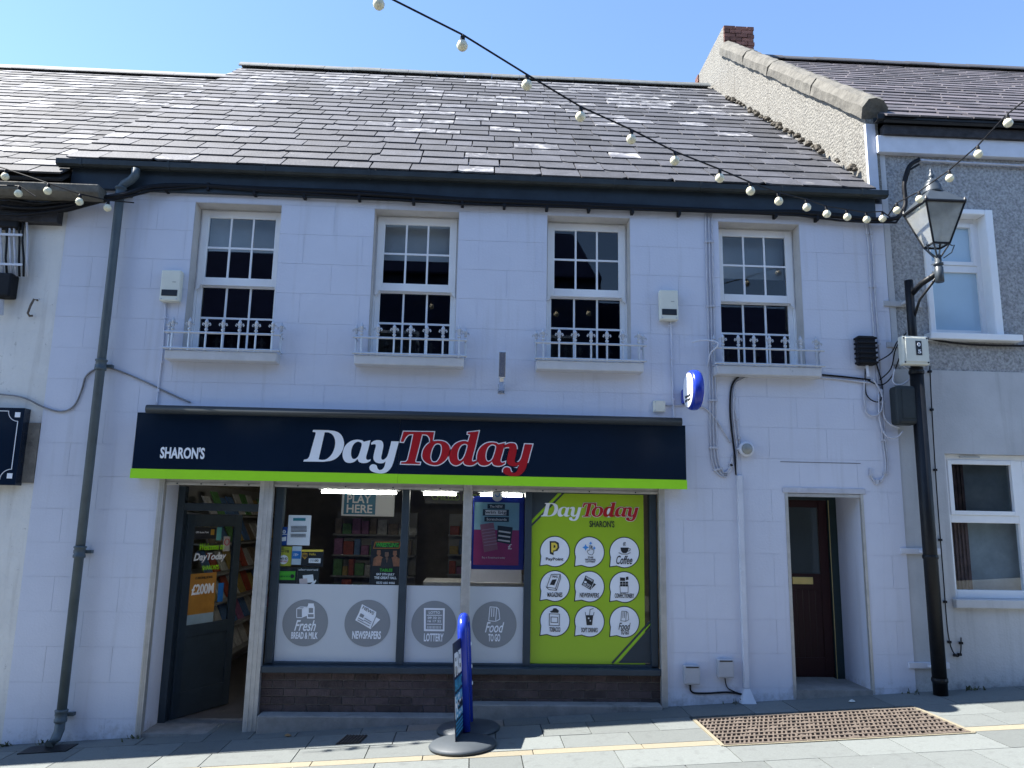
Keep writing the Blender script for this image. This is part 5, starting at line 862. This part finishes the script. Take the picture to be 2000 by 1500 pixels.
# ---------------------------------------------------------------- sandwich board
sb = thing('sandwich_board', 'blue framed pavement sandwich board seen edge-on before the shop window', 'sandwich board'); g0 = G(912, 1440); bxx = g0.x-.01; gy0 = -.67; zg = gz(bxx); H = P(905, 1193, -.45).z-zg
ang = math.radians(8)
f = MB(); loop = []
for i in range(13): t_ = math.pi*i/12; loop.append((.125-.145*math.cos(t_), H-.16+.11*math.sin(t_)))
path = [(-.02, .06)]+loop+[(.27, .06)]
f.tube([(0, u, z) for u, z in path], .047, 10); fo = f.build('frame', BLUE, sb, smooth=True)
pn = MB().box(-.014, .014, -.02, .27, .08, H-.15).build('panel', BLUE, sb)
BD = mat('poster_navy', (.01, .015, .035), .35); CY = mat('cyan_ink', (.06, .3, .5), .4)
PTH = math.atan2(.36, .032)
def onposter(o): o.rotation_euler = (0, 0, PTH); o.location = (-.045, -.38, 0); return o
onposter(MB().box(0, .40, 0, .006, .04, H-.20).build('poster', BD, sb))
def side(s_, z0, z1, mt, u0=.03, u1=.37, y=-.002): return onposter(text('lettering', s_, (u0, u1, z0, z1), mt, y, sb, bold=.03))
side('FREE', H-.48, H-.29, WHT); side('BALANCE', H-.60, H-.50, CY); side('ENQUIRIES', H-.71, H-.62, CY); side('HERE', H-.83, H-.73, CY)
onposter(MB().box(.01, .39, -.0025, -.0005, .24, .42).build('white_panel', WHT, sb)); side('Cash', .29, .37, BLK, .1, .3, -.005)
for k in range(4): onposter(MB().box(.02, .38, -.0025, -.0005, .10+k*.03, .115+k*.03).build('print_line', CY, sb))
for v in (-.27, .24): MB().lathe([(.285, 0), (.29, .015), (.27, .034), (.16, .058), (.05, .068)], (0, v, .004), 32).build('rubber_base', mat('rubber', (.045, .055, .065), .6, var=.1), sb, smooth=True)
for z in (.4, .55, .75): MB().lathe([(.03, 0), (.03, .012), (.01, .02)], (.03, .29, z), 10, 'X').build('fixing', WHT, sb)
sb.location = (bxx, gy0, zg); sb.rotation_euler = (0, math.radians(-3.4), math.radians(-5))
# ---------------------------------------------------------------- grating and litter
gr = thing('pavement_grating', 'long rusty iron cellar grating set in the pavement before the residential door', 'grating'); X0, X1, Y0, Y1 = 2.075, 4.145, -1.31, -.47
gf = lambda x, y: (x, y-.028*x, gz(x))
def gbar(b, x0, y0, x1, y1, wd, h=.012, lo=-.02):
    p, q = Vector((x0, y0)), Vector((x1, y1)); d = (q-p).normalized(); n = Vector((-d.y, d.x))*wd/2; c = [p-n, q-n, q+n, p+n]; v = [gf(*k) for k in c]
    b.hexa([(x, y, z+lo) for x, y, z in v]+[(x, y, z+h) for x, y, z in v])
f = MB(); 
for a in ((X0, Y0, X1, Y0), (X0, Y1, X1, Y1), (X0, Y0, X0, Y1), (X1, Y0, X1, Y1)): gbar(f, *a, .03, .008)
f.build('frame', CREAM, gr); pit = MB(); v = [gf(x, y) for x, y in ((X0, Y0), (X1, Y0), (X1, Y1), (X0, Y1))]; pit.v = [(x, y, z-.026) for x, y, z in v]; pit.f = [(0, 1, 2, 3)]; pit.build('pit', BLK, gr)
for k in range(3):
    xa = X0+.02+(X1-X0-.04)*k/3; xb = X0+.02+(X1-X0-.04)*(k+1)/3-.008; b = MB(); nr = 8
    for j in range(nr+1):
        y = Y0+.02+(Y1-Y0-.04)*j/nr; gbar(b, xa, y, xb, y, .030, .012)
        if j < nr:
            nx = 17
            for i in range(nx):
                x = xa+(xb-xa)*(i+.5)/nx; yy = Y0+.02+(Y1-Y0-.04)*(j+1)/nr; jx = R.uniform(-.006, .006); gbar(b, x-.016+jx, y+.008, x+.014+jx, yy-.008, R.uniform(.011, .017), .010+R.uniform(-.003, .002)); (R.random() < .07) and gbar(b, x-.02, (y+yy)/2-.02, x+.03, (y+yy)/2+.02, .05, .004)
    b.build('grate_panel', RUST, gr)
LEAF = mat('dry_leaf', (.25, .15, .07), .9); LIT = mat('litter', (.6, .6, .55), .8)
for (x, y), lb, mt_ in (((1925, 1342), 'crumpled white litter on the pavement at the right', LIT), ((562, 1439), 'dry brown leaf on the pavement before the shop', LEAF), ((1664, 1372), 'pale scrap on the pavement above the grating', LIT)):
    q = G(x, y); o = MB().lathe([(.012, 0), (.035, .008), (.02, .02), (.004, .026)], (q.x, q.y, gz(q.x)+.002), 6).build('litter', mt_); tag(o, lb, 'litter'); o.scale = (1, .6, 1); o.location = (0, q.y*.4, 0)
wd_ = MB()
for (x, y, n) in ((20, 1440, 26), (95, 1452, 14), (255, 1438, 12), (1440, 1350, 12), (1900, 1350, 16), (1780, 1356, 8)):
    q = P(x, y, -.03)
    for i in range(n): c = Vector((q.x+R.gauss(0, .05), -.02-abs(R.gauss(0, .035)), 0)); c.z = gz(c.x)+.003; d = Vector((R.uniform(-1, 1), R.uniform(-1, .3), R.uniform(.3, 1.4)))*.035; e = Vector((R.uniform(-1, 1), R.uniform(-1, 1), .2))*.012; b0 = len(wd_.v); wd_.v += [tuple(c-e), tuple(c+e), tuple(c+d+e*.4), tuple(c+d-e*.4)]; wd_.f.append((b0, b0+1, b0+2, b0+3))
tag(wd_.build('weeds', mat('weeds', (.075, .085, .04), .9, var=.5, scale=25)), 'sparse weeds and debris along the wall foot', 'weeds', kind='stuff')
# ---------------------------------------------------------------- the other side of the street (invented houses, darkened for the glass to reflect)
DKR = mat('dark_far_roof', (.008, .012, .034), .95, var=.3, scale=3, spec=.02)
def opposite(label, x0, x1, zw, zr, wm, rm, wins):
    t = thing('invented_terrace', label, 'building'); ys = -10.2
    wall_with_holes('wall', wm, x0, x1, -1.2, zw, ys-.3, ys, [], t); MB().xprism([(ys+.2, zw), (ys+.2, zw+.05), (ys-4.5, zr), (ys-9, zw)], x0, x1).build('roof', rm, t)
    for cx, z0, z1 in wins:
        f = MB().box(cx-.5, cx+.5, ys, ys+.04, z0, z1).build('window', UPVC, t); MB().box(cx-.42, cx+.42, ys+.041, ys+.045, z0+.07, z1-.07).build('pane', mat('dark_glass', (.05, .065, .07)), f)
opposite('invented dull dark terrace across the street to be mirrored in the left windows', -14, -3.2, 6.0, 9.6, mat('dull_house', (.016, .022, .05), .95, spec=.05), DKR, [(-11, 3.6, 5.1), (-8, 3.6, 5.1), (-5, 3.6, 5.1), (-9, .6, 2.2), (-5.4, .6, 2.2)])
opposite('invented dark blue terrace across the street to be mirrored in the middle windows', -3.2, 3.0, 7.6, 10.6, mat('blue_house', (.012, .024, .07), .7), DKR, [(-2, 4.4, 6.2), (.2, 4.4, 6.2), (2, 4.4, 6.2)])
opposite('invented brown brick terrace across the street to be mirrored in the right windows', 3.0, 15, 5.2, 8.4, mat('brown_house', (.03, .026, .028), .8), DKR, [(4.6, 3.2, 4.6), (7, 3.2, 4.6), (10, 3.2, 4.6), (6, .7, 2.2)])
